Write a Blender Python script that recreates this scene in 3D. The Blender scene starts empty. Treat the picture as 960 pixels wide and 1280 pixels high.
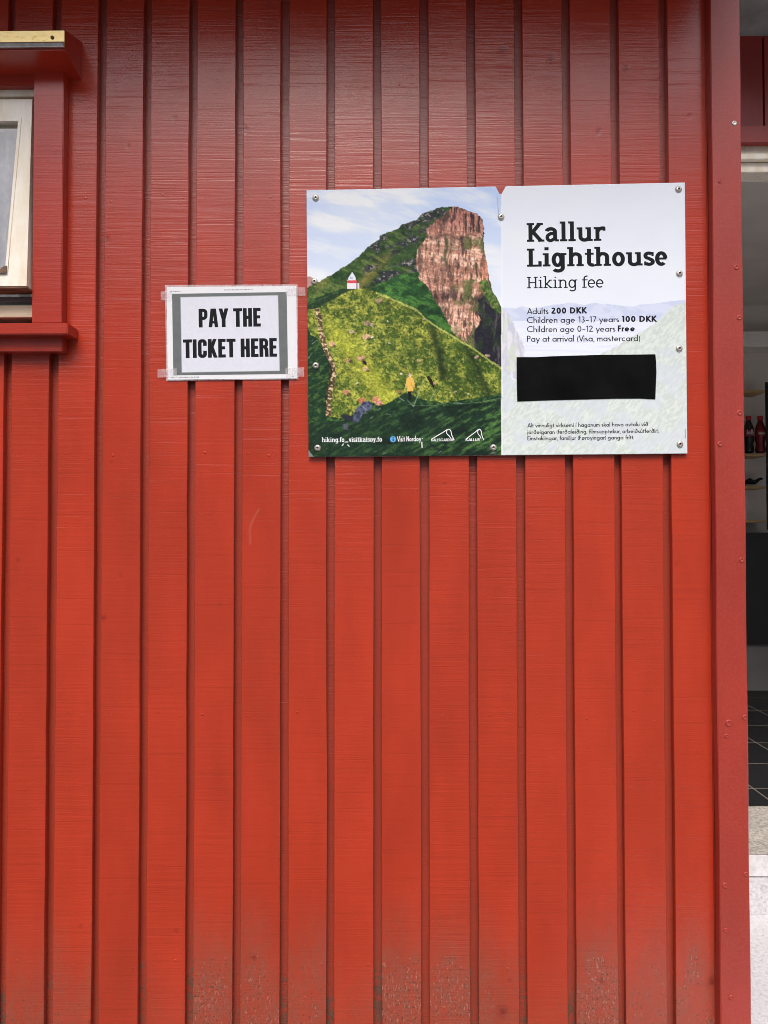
import bpy, bmesh, math, random
import numpy as np
from mathutils import Matrix, Vector

random.seed(7)
rng = np.random.default_rng(11)
SC = bpy.context.scene
COL = SC.collection

# ------------------------------------------------------------------ camera
CX, CZ, CD = 0.0, 1.55, 1.643                # camera stands 1.64 m in front of the wall plane y = 0
YAW, PIT, ROLL, FPX = 0.0146, 0.0218, -0.0008, 930.0
_c, _s = math.cos(YAW), math.sin(YAW)
FWD = Vector((-_s*math.cos(PIT), _c*math.cos(PIT), math.sin(PIT)))
RGT = Vector((_c, _s, 0.0))
UPV = RGT.cross(FWD)
R2 = RGT*math.cos(ROLL) + UPV*math.sin(ROLL)
U2 = -RGT*math.sin(ROLL) + UPV*math.cos(ROLL)
cam_d = bpy.data.cameras.new("camera")
cam = bpy.data.objects.new("camera", cam_d)
COL.objects.link(cam)
m = Matrix((R2, U2, -FWD)).transposed().to_4x4()
m.translation = Vector((CX, -CD, CZ))
cam.matrix_world = m
cam_d.sensor_fit = 'VERTICAL'
cam_d.sensor_height = 32.0
cam_d.sensor_width = 24.0
cam_d.lens = FPX/1280.0*32.0
cam_d.clip_start = 0.05
cam_d.clip_end = 2000
SC.camera = cam

# ------------------------------------------------------------------ sky, sun, exposure
SUN_EL, SUN_AZ = math.radians(53), math.radians(-4)   # azimuth measured from -Y towards -X
W = bpy.data.worlds.new("World")
SC.world = W
W.use_nodes = True
nt = W.node_tree
for n in list(nt.nodes):
    nt.nodes.remove(n)
sky = nt.nodes.new('ShaderNodeTexSky')
sky.sky_type = 'NISHITA'
sky.sun_disc = False
sky.sun_elevation = SUN_EL
sky.air_density = 1.0
sky.dust_density = 4.0
sky.ozone_density = 1.0
bg = nt.nodes.new('ShaderNodeBackground')
bg.inputs['Strength'].default_value = 0.115
hs = nt.nodes.new('ShaderNodeHueSaturation')
hs.inputs['Saturation'].default_value = 1.0
out = nt.nodes.new('ShaderNodeOutputWorld')
nt.links.new(sky.outputs[0], hs.inputs['Color'])
nt.links.new(hs.outputs[0], bg.inputs[0])
nt.links.new(bg.outputs[0], out.inputs[0])
SDIR = Vector((math.sin(SUN_AZ)*math.cos(SUN_EL), -math.cos(SUN_AZ)*math.cos(SUN_EL), math.sin(SUN_EL)))  # towards the sun
sky.sun_rotation = math.atan2(SDIR.x, SDIR.y)
sun_d = bpy.data.lights.new("sun", 'SUN')
sun_d.energy = 1.15
sun_d.angle = math.radians(31)
sun_d.color = (1.0, 0.98, 0.955)
sun = bpy.data.objects.new("sun", sun_d)
COL.objects.link(sun)
sun.rotation_euler = SDIR.to_track_quat('Z', 'Y').to_euler()
sun.location = (-2, -6, 8)
SC.view_settings.view_transform = 'Standard'
SC.view_settings.look = 'None'
SC.view_settings.gamma = 1.0
SC.cycles.filter_width = 0.95
SC.cycles.use_denoising = True
SC.cycles.use_adaptive_sampling = False
SC.view_settings.exposure = 0.93

# ------------------------------------------------------------------ helpers
def at(u, v, y=0.0):
    """world point where the photo pixel (u,v) meets the plane at depth y"""
    d = FWD + R2*((u-480)/FPX) + U2*((640-v)/FPX)
    t = (y+CD)/d.y
    return Vector((CX, -CD, CZ)) + d*t

def lin(c):
    c = np.asarray(c, float)/255.0
    return np.where(c <= 0.04045, c/12.92, ((c+0.055)/1.055)**2.4)

def link(name, me, mat=None, parent=None):
    o = bpy.data.objects.new(name, me)
    COL.objects.link(o)
    if mat is not None:
        for mm in (mat if isinstance(mat, (list, tuple)) else [mat]):
            me.materials.append(mm)
    if parent is not None:
        o.parent = parent
    return o

def bmobj(name, bm, mat, parent=None, smooth=False, bevel=0.0, fix=True):
    if fix:
        bmesh.ops.recalc_face_normals(bm, faces=bm.faces[:])
    if bevel > 0:
        bmesh.ops.bevel(bm, geom=bm.edges[:], offset=bevel, segments=2, affect='EDGES', clamp_overlap=True)
    me = bpy.data.meshes.new(name)
    bm.to_mesh(me)
    bm.free()
    if smooth:
        me.polygons.foreach_set('use_smooth', [True]*len(me.polygons))
    return link(name, me, mat, parent)

def add_box(bm, x0, x1, y0, y1, z0, z1):
    vs = [bm.verts.new(p) for p in ((x0,y0,z0),(x1,y0,z0),(x1,y1,z0),(x0,y1,z0),(x0,y0,z1),(x1,y0,z1),(x1,y1,z1),(x0,y1,z1))]
    for f in ((0,3,2,1),(4,5,6,7),(0,1,5,4),(1,2,6,5),(2,3,7,6),(3,0,4,7)):
        bm.faces.new([vs[i] for i in f])

def add_hexa(bm, P):
    """8 points: front quad 0-3, back quad 4-7 in the same order"""
    vs = [bm.verts.new(p) for p in P]
    for f in ((0,1,2,3),(7,6,5,4),(0,4,5,1),(1,5,6,2),(2,6,7,3),(3,7,4,0)):
        bm.faces.new([vs[i] for i in f])

def box_obj(name, dims, mat, parent=None, bevel=0.0):
    bm = bmesh.new()
    add_box(bm, *dims)
    return bmobj(name, bm, mat, parent, bevel=bevel)

def add_lathe(bm, prof, origin, axis='y', n=20):
    """profile of (radius, height) spun round an axis through origin; height runs along -y or +z"""
    rings = []
    o = Vector(origin)
    for r, h in prof:
        ring = []
        for k in range(n):
            a = 2*math.pi*k/n
            if axis == 'y':
                p = o + Vector((r*math.cos(a), -h, r*math.sin(a)))
            else:
                p = o + Vector((r*math.cos(a), r*math.sin(a), h))
            ring.append(bm.verts.new(p))
        rings.append(ring)
    for a, b in zip(rings[:-1], rings[1:]):
        for k in range(n):
            bm.faces.new((a[k], a[(k+1) % n], b[(k+1) % n], b[k]))
    bm.faces.new(rings[0][::-1])
    bm.faces.new(rings[-1])

def empty(name, loc):
    o = bpy.data.objects.new(name, None)
    COL.objects.link(o)
    o.location = loc
    o.empty_display_size = 0.1
    return o

def tag(o, label=None, cat=None, group=None, kind=None):
    if label: o['label'] = label
    if cat: o['category'] = cat
    if group: o['group'] = group
    if kind: o['kind'] = kind
    return o

def under(child, parent):
    """parent keeping the world position"""
    child.parent = parent
    child.matrix_parent_inverse = Matrix.Translation(parent.location).inverted()

# ---------------- numpy value noise
_GRIDS = {}
def _grid(shape, seed):
    if seed not in _GRIDS:
        _GRIDS[seed] = np.random.default_rng(seed).random(shape)
    return _GRIDS[seed]

def vnoise(u, v, su, sv, seed):
    """smooth value noise, feature size su x sv"""
    a = np.asarray(u)/su; b = np.asarray(v)/sv
    G = _grid((257, 257), seed)
    i = np.floor(a).astype(int); j = np.floor(b).astype(int)
    fa = a-i; fb = b-j
    fa = fa*fa*(3-2*fa); fb = fb*fb*(3-2*fb)
    i0 = i % 257; i1 = (i+1) % 257; j0 = j % 257; j1 = (j+1) % 257
    return (G[i0, j0]*(1-fa)+G[i1, j0]*fa)*(1-fb)+(G[i0, j1]*(1-fa)+G[i1, j1]*fa)*fb

def fbm(u, v, su, sv, seed, oct=4, gain=0.55):
    t = 0; a = 1; n = 0
    for k in range(oct):
        t = t + a*vnoise(u, v, su/2**k, sv/2**k, seed+k*13)
        n += a
        a *= gain
    return t/n

def sstep(a, b, x):
    t = np.clip((x-a)/(b-a), 0, 1)
    return t*t*(3-2*t)

# ------------------------------------------------------------------ materials
def newmat(name):
    M = bpy.data.materials.new(name)
    M.use_nodes = True
    t = M.node_tree
    b = t.nodes['Principled BSDF']
    return M, t, b

def node(t, kind, **kw):
    n = t.nodes.new(kind)
    for k, v in kw.items():
        setattr(n, k, v)
    return n

def noise(t, vec, scale, detail=4, rough=0.55):
    n = node(t, 'ShaderNodeTexNoise')
    n.inputs['Scale'].default_value = scale
    n.inputs['Detail'].default_value = detail
    n.inputs['Roughness'].default_value = rough
    if vec is not None:
        t.links.new(vec, n.inputs['Vector'])
    return n.outputs['Fac']

def mapping(t, scale, loc=(0, 0, 0)):
    tc = node(t, 'ShaderNodeTexCoord')
    mp = node(t, 'ShaderNodeMapping')
    mp.inputs['Scale'].default_value = scale
    mp.inputs['Location'].default_value = loc
    t.links.new(tc.outputs['Object'], mp.inputs['Vector'])
    return mp.outputs['Vector']

def math_(t, op, a, b=None, clamp=False):
    n = node(t, 'ShaderNodeMath', operation=op, use_clamp=clamp)
    for k, x in enumerate((a, b)):
        if x is None: continue
        if isinstance(x, (int, float)):
            n.inputs[k].default_value = x
        else:
            t.links.new(x, n.inputs[k])
    return n.outputs[0]

def ramp(t, fac, stops):
    r = node(t, 'ShaderNodeValToRGB')
    el = r.color_ramp.elements
    el[0].position, el[0].color = stops[0][0], (*stops[0][1], 1)
    el[1].position, el[1].color = stops[-1][0], (*stops[-1][1], 1)
    for p, c in stops[1:-1]:
        e = el.new(p); e.color = (*c, 1)
    t.links.new(fac, r.inputs['Fac'])
    return r.outputs['Color']

def mixc(t, fac, a, b):
    n = node(t, 'ShaderNodeMix', data_type='RGBA')
    if isinstance(fac, (int, float)): n.inputs[0].default_value = fac
    else: t.links.new(fac, n.inputs[0])
    for i, x in ((6, a), (7, b)):
        if isinstance(x, (tuple, list)): n.inputs[i].default_value = (*x[:3], 1)
        else: t.links.new(x, n.inputs[i])
    return n.outputs[2]

def bump(t, b, height, strength=1.0, dist=0.001, prev=None):
    n = node(t, 'ShaderNodeBump')
    n.inputs['Strength'].default_value = strength
    n.inputs['Distance'].default_value = dist
    t.links.new(height, n.inputs['Height'])
    if prev is not None: t.links.new(prev, n.inputs['Normal'])
    t.links.new(n.outputs[0], b.inputs['Normal'])
    return n.outputs[0]

def attr(t, name):
    n = node(t, 'ShaderNodeAttribute', attribute_name=name)
    return n

def simple(name, col, rough=0.5, metal=0.0, nscale=None, namp=0.12, bscale=None, bdist=0.0005, spec=0.5):
    M, t, b = newmat(name)
    b.inputs['Roughness'].default_value = rough
    b.inputs['Metallic'].default_value = metal
    b.inputs['Specular IOR Level'].default_value = spec
    if nscale:
        f = noise(t, mapping(t, (1, 1, 1)), nscale, 5)
        lo = tuple(max(0, c*(1-namp*2)) for c in col); hi = tuple(min(1, c*(1+namp*1.2)) for c in col)
        t.links.new(ramp(t, f, [(0.3, lo), (0.7, hi)]), b.inputs['Base Color'])
    else:
        b.inputs['Base Color'].default_value = (*col, 1)
    if bscale:
        bump(t, b, noise(t, mapping(t, (1, 1, 1)), bscale, 5), 1.0, bdist)
    return M

RED = (0.425, 0.036, 0.0125)

def red_wood(name, base=RED, rough=0.36, horiz=True, chalk=0.0, amp=1.0, attrs=False):
    """gloss paint over rough-sawn wood: saw marks run across the board"""
    M, t, b = newmat(name)
    tc = node(t, 'ShaderNodeTexCoord')
    vec = tc.outputs['Object']
    if attrs:
        bid = attr(t, 'board_id').outputs['Fac']
        cmb = node(t, 'ShaderNodeCombineXYZ')
        t.links.new(math_(t, 'MULTIPLY', bid, 3.17), cmb.inputs[0])
        t.links.new(math_(t, 'MULTIPLY', bid, 1.73), cmb.inputs[2])
        va = node(t, 'ShaderNodeVectorMath', operation='ADD')
        t.links.new(vec, va.inputs[0]); t.links.new(cmb.outputs[0], va.inputs[1])
        vec = va.outputs[0]
    def mp(scale):
        n = node(t, 'ShaderNodeMapping')
        n.inputs['Scale'].default_value = scale
        t.links.new(vec, n.inputs['Vector'])
        return n.outputs['Vector']
    sc_big = (2.6, 2.6, 120) if horiz else (120, 120, 2.6)
    sc_fin = (7, 7, 380) if horiz else (380, 380, 7)
    big = noise(t, mp(sc_big), 1.0, 4, 0.65)
    fin = noise(t, mp(sc_fin), 1.0, 2, 0.6)
    patch = noise(t, mp((6, 6, 2.2)), 1.0, 3, 0.5)
    grain = noise(t, mp((1, 1, 1)), 420.0, 2, 0.6)
    # sharp isolated saw lines
    ln = noise(t, mp((1.1, 1.1, 88) if horiz else (88, 88, 1.1)), 1.0, 2, 0.4)
    line = ramp(t, ln, [(0.60, (0, 0, 0)), (0.635, (1, 1, 1)), (0.67, (0, 0, 0))])
    h = math_(t, 'ADD', math_(t, 'MULTIPLY', big, 0.9), math_(t, 'MULTIPLY', fin, 0.45))
    h = math_(t, 'MULTIPLY', h, math_(t, 'ADD', math_(t, 'MULTIPLY', patch, 1.5), -0.15))
    if attrs:
        ba = node(t, 'ShaderNodeTexWhiteNoise', noise_dimensions='1D')
        t.links.new(math_(t, 'ADD', bid, 41.3), ba.inputs['W'])
        h = math_(t, 'MULTIPLY', h, math_(t, 'ADD', math_(t, 'MULTIPLY', ba.outputs['Value'], 0.85), 0.55))
    h = math_(t, 'ADD', h, math_(t, 'MULTIPLY', line, -0.10))
    h = math_(t, 'ADD', h, math_(t, 'MULTIPLY', grain, 0.16))
    if attrs:
        h = math_(t, 'ADD', h, math_(t, 'MULTIPLY', attr(t, 'relief').outputs['Fac'], 0.55))
    bump(t, b, h, 1.0, 0.0011*amp)
    tone = noise(t, mp((9, 9, 3.0)), 1.0, 4, 0.6)
    lo = tuple(c*0.86 for c in base); hi = tuple(c*1.10 for c in base)
    col = ramp(t, tone, [(0.3, lo), (0.7, hi)])
    if attrs:
        # each board took the paint a little differently
        bt = node(t, 'ShaderNodeTexWhiteNoise', noise_dimensions='1D')
        t.links.new(bid, bt.inputs['W'])
        k = math_(t, 'ADD', math_(t, 'MULTIPLY', bt.outputs['Value'], 0.12), 0.94)
        hv = node(t, 'ShaderNodeHueSaturation')
        t.links.new(k, hv.inputs['Value']); t.links.new(col, hv.inputs['Color'])
        col = hv.outputs[0]
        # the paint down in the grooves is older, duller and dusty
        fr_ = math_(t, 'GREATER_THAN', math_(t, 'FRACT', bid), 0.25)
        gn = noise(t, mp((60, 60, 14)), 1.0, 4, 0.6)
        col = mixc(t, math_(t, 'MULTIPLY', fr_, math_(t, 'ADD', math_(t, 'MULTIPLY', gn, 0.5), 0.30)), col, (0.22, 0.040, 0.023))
    # fine dirt caught in the saw lines
    col = mixc(t, math_(t, 'MULTIPLY', line, 0.10*min(1.0, amp)), col, (0.10, 0.012, 0.008))
    rgh = math_(t, 'ADD', math_(t, 'MULTIPLY', patch, 0.16), rough-0.08)
    if attrs:
        rgh = math_(t, 'ADD', rgh, math_(t, 'MULTIPLY', fr_, 0.12))
    if chalk > 0:
        sp = noise(t, mp((1, 1, 1)), 260.0, 3, 0.7)
        f = math_(t, 'MULTIPLY', ramp(t, sp, [(0.42, (0, 0, 0)), (0.66, (1, 1, 1))]), chalk)
        col = mixc(t, f, col, (0.55, 0.20, 0.17))
    if attrs:
        wear = attr(t, 'wear').outputs['Fac']
        dirt = attr(t, 'dirt').outputs['Fac']
        knot = attr(t, 'knot').outputs['Fac']
        scr = attr(t, 'scratch').outputs['Fac']
        # chalky weathered film
        film = noise(t, mp((80, 80, 26)), 1.0, 6, 0.75)
        film = math_(t, 'ADD', math_(t, 'MULTIPLY', film, 2.0), -0.45, clamp=True)
        f1 = math_(t, 'MULTIPLY', math_(t, 'MULTIPLY', film, wear), 0.92, clamp=True)
        col = mixc(t, f1, col, (0.22, 0.080, 0.052))
        # chips of bare primer
        ch = noise(t, mp((260, 260, 75)), 1.0, 5, 0.75)
        th = math_(t, 'ADD', math_(t, 'MULTIPLY', wear, 0.19), -0.765)
        f2 = math_(t, 'MULTIPLY', math_(t, 'ADD', ch, th), 14.0, clamp=True)
        f2 = math_(t, 'MULTIPLY', f2, math_(t, 'MULTIPLY', wear, 1.0, clamp=True))
        col = mixc(t, f2, col, (0.42, 0.17, 0.125))
        sp2 = noise(t, mp((210, 210, 190)), 1.0, 3, 0.6)
        f4 = math_(t, 'MULTIPLY', math_(t, 'ADD', sp2, math_(t, 'ADD', math_(t, 'MULTIPLY', wear, 0.16), -0.745)), 14.0, clamp=True)
        f4 = math_(t, 'MULTIPLY', f4, math_(t, 'MULTIPLY', wear, 1.5, clamp=True))
        col = mixc(t, f4, col, (0.10, 0.045, 0.028))
        # moss and grime
        ms = noise(t, mp((130, 130, 90)), 1.0, 4, 0.7)
        f3 = math_(t, 'MULTIPLY', math_(t, 'ADD', math_(t, 'ADD', ms, math_(t, 'MULTIPLY', dirt, 0.45)), -0.80), 7.0, clamp=True)
        f3 = math_(t, 'MULTIPLY', f3, math_(t, 'MULTIPLY', dirt, 2.0, clamp=True))
        col = mixc(t, f3, col, ramp(t, ms, [(0.35, (0.06, 0.024, 0.014)), (0.7, (0.15, 0.075, 0.045))]))
        col = mixc(t, math_(t, 'MULTIPLY', knot, 0.72, clamp=True), col, (0.14, 0.012, 0.008))
        col = mixc(t, math_(t, 'MULTIPLY', scr, 0.15, clamp=True), col, (0.70, 0.30, 0.22))
        rgh = math_(t, 'ADD', rgh, math_(t, 'MULTIPLY', wear, 0.18))
        rgh = math_(t, 'ADD', rgh, math_(t, 'MULTIPLY', f3, 0.5))
    t.links.new(col, b.inputs['Base Color'])
    t.links.new(rgh, b.inputs['Roughness'])
    b.inputs['Specular IOR Level'].default_value = 0.58
    return M

M_CLAD = red_wood('red_gloss_paint_on_sawn_boards', attrs=True, rough=0.20, amp=0.95)
M_POST = red_wood('red_paint_on_corner_board', base=(0.33, 0.030, 0.017), rough=0.36, chalk=0.10, amp=0.22, horiz=True)
M_TRIM = red_wood('red_paint_on_window_trim', base=(0.38, 0.031, 0.014), rough=0.24, amp=0.55)
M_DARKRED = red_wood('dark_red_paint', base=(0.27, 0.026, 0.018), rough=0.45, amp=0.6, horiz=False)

def cream_paint():
    M, t, b = newmat('worn_cream_paint')
    v = mapping(t, (25, 25, 6))
    f = noise(t, v, 1.0, 5, 0.65)
    c = ramp(t, f, [(0.28, (0.74, 0.62, 0.45)), (0.55, (0.86, 0.80, 0.68)), (0.75, (0.90, 0.88, 0.83))])
    ch = noise(t, mapping(t, (120, 120, 60)), 1.0, 4, 0.7)
    c = mixc(t, ramp(t, ch, [(0.70, (0, 0, 0)), (0.74, (1, 1, 1))]), c, (0.25, 0.16, 0.09))
    t.links.new(c, b.inputs['Base Color'])
    b.inputs['Roughness'].default_value = 0.5
    bump(t, b, noise(t, mapping(t, (160, 160, 40)), 1.0, 4), 0.8, 0.0007)
    return M
M_CREAM = cream_paint()

def bare_wood(name, cols):
    M, t, b = newmat(name)
    f = noise(t, mapping(t, (8, 60, 160)), 1.0, 5, 0.65)
    t.links.new(ramp(t, f, cols), b.inputs['Base Color'])
    b.inputs['Roughness'].default_value = 0.75
    bump(t, b, f, 0.8, 0.001)
    return M
M_BROWNWOOD = bare_wood('peeling_brown_wood', [(0.3, (0.03, 0.015, 0.008)), (0.5, (0.20, 0.10, 0.05)), (0.7, (0.38, 0.25, 0.14))])
M_GREYWOOD = bare_wood('weathered_grey_wood', [(0.3, (0.04, 0.035, 0.03)), (0.7, (0.24, 0.22, 0.20))])
M_SHELF = bare_wood('pine_shelf_wood', [(0.3, (0.42, 0.27, 0.12)), (0.7, (0.58, 0.40, 0.20))])
M_PALEWOOD = bare_wood('pale_wood_strip', [(0.3, (0.66, 0.54, 0.36)), (0.7, (0.78, 0.68, 0.50))])

def metal_strip_mat():
    M, t, b = newmat('yellowed_aluminium')
    f = noise(t, mapping(t, (40, 40, 140)), 1.0, 5, 0.7)
    f2 = noise(t, mapping(t, (9, 9, 9)), 1.0, 3)
    c = ramp(t, f, [(0.28, (0.30, 0.19, 0.06)), (0.42, (0.86, 0.66, 0.27)), (0.75, (0.90, 0.78, 0.40))])
    t.links.new(c, b.inputs['Base Color'])
    b.inputs['Roughness'].default_value = 0.36
    b.inputs['Metallic'].default_value = 0.6
    return M
M_STRIP = metal_strip_mat()
M_ALU = simple('bare_aluminium', (0.62, 0.62, 0.60), 0.28, 0.9, 60, 0.15)
M_STEEL = simple('stainless_screw', (0.62, 0.58, 0.52), 0.34, 0.75, 300, 0.12)
M_NAILRED = simple('painted_nail_head', (0.34, 0.034, 0.022), 0.42)
M_RUST_RECESS = simple('rust_and_recess_shade', (0.16, 0.09, 0.05), 0.6, 0.3, 300, 0.3)
M_EDGE = simple('board_core_edge', (0.72, 0.72, 0.72), 0.5)
M_INK = simple('black_print', (0.009, 0.010, 0.013), 0.6, spec=0.12)
M_GREYINK = simple('grey_fine_print', (0.25, 0.26, 0.28), 0.5)
M_WHITEINK = simple('white_print', (0.82, 0.84, 0.84), 0.45)
M_BLUEINK = simple('blue_print', (0.10, 0.36, 0.72), 0.45)
M_VINYL = simple('black_vinyl', (0.0045, 0.0048, 0.0050), 0.5, 0, 12, 0.3, 30, 0.0008, spec=0.04)
M_PAPER = simple('white_paper', (0.80, 0.80, 0.82), 0.24, 0, 90, 0.01)
M_PAPERIN = simple('white_paper_print_field', (0.71, 0.72, 0.80), 0.24, 0, 140, 0.02)
M_NGREY = simple('grey_printed_border', (0.135, 0.150, 0.148), 0.3, 0, 60, 0.06)
M_NLINE = simple('pale_printed_line', (0.45, 0.48, 0.48), 0.3)

def clear_film(name, col, alpha, rough=0.12):
    M, t, b = newmat(name)
    v = mapping(t, (90, 90, 90))
    f = noise(t, v, 1.0, 4, 0.7)
    b.inputs['Base Color'].default_value = (*col, 1)
    b.inputs['Roughness'].default_value = rough
    a = math_(t, 'MULTIPLY', ramp(t, f, [(0.35, (0.5, 0.5, 0.5)), (0.68, (1, 1, 1))]), alpha)
    t.links.new(a, b.inputs['Alpha'])
    bump(t, b, f, 0.6, 0.0006)
    return M
M_TAPE = clear_film('clear_sticky_tape', (0.86, 0.80, 0.82), 0.40)
M_POUCH = clear_film('laminate_rim', (0.88, 0.86, 0.88), 0.55, 0.08)

def glass_mat():
    M, t, b = newmat('window_glass')
    b.inputs['Base Color'].default_value = (1, 1, 1, 1)
    b.inputs['Roughness'].default_value = 0.0
    b.inputs['Transmission Weight'].default_value = 1.0
    b.inputs['IOR'].default_value = 1.45
    tr = node(t, 'ShaderNodeBsdfTransparent')
    gl = node(t, 'ShaderNodeBsdfGlossy')
    gl.inputs['Roughness'].default_value = 0.01
    fr = node(t, 'ShaderNodeFresnel'); fr.inputs['IOR'].default_value = 1.7
    mx = node(t, 'ShaderNodeMixShader')
    k = math_(t, 'MULTIPLY', fr.outputs[0], 2.6, clamp=True)
    t.links.new(k, mx.inputs[0]); t.links.new(tr.outputs[0], mx.inputs[1]); t.links.new(gl.outputs[0], mx.inputs[2])
    t.links.new(mx.outputs[0], t.nodes['Material Output'].inputs['Surface'])
    return M
M_GLASS = glass_mat()
M_CURTAIN = simple('pale_net_curtain', (0.90, 0.89, 0.87), 0.9, 0, 40, 0.08)

def concrete(name, cols, scale, bd=0.004, rough=0.85):
    M, t, b = newmat(name)
    f = noise(t, mapping(t, (1, 1, 1)), scale, 8, 0.65)
    g = noise(t, mapping(t, (1, 1, 1)), 1.7, 4, 0.5)
    c = ramp(t, f, cols)
    c = mixc(t, math_(t, 'MULTIPLY', g, 0.22), c, tuple(x*0.65 for x in cols[-1][1]))
    t.links.new(c, b.inputs['Base Color'])
    b.inputs['Roughness'].default_value = rough
    bump(t, b, f, 1.0, bd)
    return M
M_GROUND = concrete('dark_gravel_yard', [(0.30, (0.05, 0.05, 0.048)), (0.5, (0.09, 0.088, 0.082)), (0.72, (0.15, 0.145, 0.135))], 45)
M_PAD = concrete('whitewashed_concrete', [(0.28, (0.36, 0.335, 0.34)), (0.46, (0.60, 0.575, 0.585)), (0.72, (0.72, 0.70, 0.705))], 75)
M_STEP = concrete('exposed_aggregate_concrete', [(0.33, (0.20, 0.18, 0.15)), (0.5, (0.44, 0.40, 0.345)), (0.7, (0.62, 0.58, 0.51))], 70, 0.006)
M_PLASTER = concrete('whitewashed_plaster', [(0.3, (0.52, 0.50, 0.50)), (0.7, (0.78, 0.75, 0.75))], 40, 0.002)
M_SOFFIT = concrete('grey_porch_ceiling', [(0.3, (0.15, 0.15, 0.15)), (0.7, (0.30, 0.30, 0.29))], 8, 0.001)
M_INWALL = simple('grey_interior_paint', (0.70, 0.67, 0.63), 0.7, 0, 3, 0.05)
M_INCEIL = simple('interior_ceiling_paint', (0.76, 0.72, 0.67), 0.7, 0, 3, 0.05)
M_BLACK = simple('black_laminate', (0.010, 0.010, 0.011), 0.4)
M_WHITEPL = simple('white_plastic', (0.84, 0.82, 0.80), 0.4)
M_GREYPL = simple('grey_panel', (0.17, 0.165, 0.16), 0.6, 0, 6, 0.05)
M_TAR = simple('roof_felt', (0.05, 0.05, 0.055), 0.9, 0, 30, 0.2)

def tiles_mat():
    M, t, b = newmat('black_floor_tiles')
    br = node(t, 'ShaderNodeTexBrick')
    br.offset = 0.0
    br.inputs['Scale'].default_value = 1.0
    br.inputs['Brick Width'].default_value = 0.40
    br.inputs['Row Height'].default_value = 0.40
    br.inputs['Mortar Size'].default_value = 0.0035
    br.inputs['Mortar Smooth'].default_value = 0.0
    br.inputs['Color1'].default_value = (0.013, 0.013, 0.014, 1)
    br.inputs['Color2'].default_value = (0.018, 0.018, 0.019, 1)
    br.inputs['Mortar'].default_value = (0.20, 0.18, 0.155, 1)
    t.links.new(mapping(t, (1, 1, 1), (0.21, 0.27, 0)), br.inputs['Vector'])
    t.links.new(br.outputs['Color'], b.inputs['Base Color'])
    b.inputs['Roughness'].default_value = 0.5
    b.inputs['Specular IOR Level'].default_value = 0.25
    return M
M_TILES = tiles_mat()

def print_mat():
    M, t, b = newmat('printed_photo_board')
    a = attr(t, 'print')
    t.links.new(a.outputs['Color'], b.inputs['Base Color'])
    b.inputs['Roughness'].default_value = 0.38
    b.inputs['Specular IOR Level'].default_value = 0.12
    return M
M_PRINT = print_mat()

# ------------------------------------------------------------------ ground, and unseen hills added for the wall's reflections
def ground():
    bm = bmesh.new()
    n = 48
    vs = []
    for i in range(n+1):
        for j in range(n+1):
            a = (i/n*2-1); c = (j/n*2-1)
            vs.append(bm.verts.new((math.copysign(abs(a)**3, a)*600, math.copysign(abs(c)**3, c)*600, 0)))
    for i in range(n):
        for j in range(n):
            k = i*(n+1)+j
            bm.faces.new((vs[k], vs[k+n+1], vs[k+n+2], vs[k+1]))
    o = bmobj('ground', bm, M_GROUND)
    tag(o, kind='structure')
ground()

pad = box_obj('pavement', (0.70, 4.6, -1.2, 1.372, -0.05, 0.012), M_PAD, None, 0.004)
tag(pad, kind='structure')

def reflection_hills():  # never in view; height set to keep low sky out of the wall's gloss
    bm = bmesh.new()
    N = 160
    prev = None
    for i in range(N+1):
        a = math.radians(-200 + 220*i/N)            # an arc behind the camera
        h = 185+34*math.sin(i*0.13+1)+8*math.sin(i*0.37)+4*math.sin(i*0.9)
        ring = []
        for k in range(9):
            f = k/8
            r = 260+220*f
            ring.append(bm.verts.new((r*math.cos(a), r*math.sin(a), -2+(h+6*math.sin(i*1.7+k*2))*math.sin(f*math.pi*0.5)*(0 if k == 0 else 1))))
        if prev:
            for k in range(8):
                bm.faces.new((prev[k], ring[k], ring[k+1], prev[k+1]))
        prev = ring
    o = bmobj('reflection_hills', bm, simple('pale_hill_reflector', (0.40, 0.41, 0.38), 0.95, 0, 0.05, 0.3), smooth=True)  # horizon brightness for the wall's gloss put into this pale colour
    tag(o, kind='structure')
reflection_hills()

# ------------------------------------------------------------------ the red building
GROOVE = [-0.9764, -0.8734, -0.7704, -0.6675, -0.5642, -0.4612, -0.3572, -0.254, -0.1509, -0.0472, 0.0571, 0.1631, 0.2687, 0.3751, 0.4825, 0.5897]
while GROOVE[0] > -2.7:
    GROOVE.insert(0, GROOVE[0]-0.1035)
GAP = 0.0178
DEP = 0.018
POST_L = at(894.5, 652, -0.028).x
POST_R = at(932.3, 652, -0.028).x
WIN_R = at(41, 250, -0.025).x
WIN_L = WIN_R-0.80
WIN_T = at(20, 108, -0.01).z
WIN_B = at(20, 404, -0.01).z
Z0, Z1 = 0.22, 2.925
bld = empty('timber_building', (-0.9, 1.9, 0.0))
tag(bld, 'red painted timber building with vertical board cladding and a shop doorway at its corner', 'building')

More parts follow.
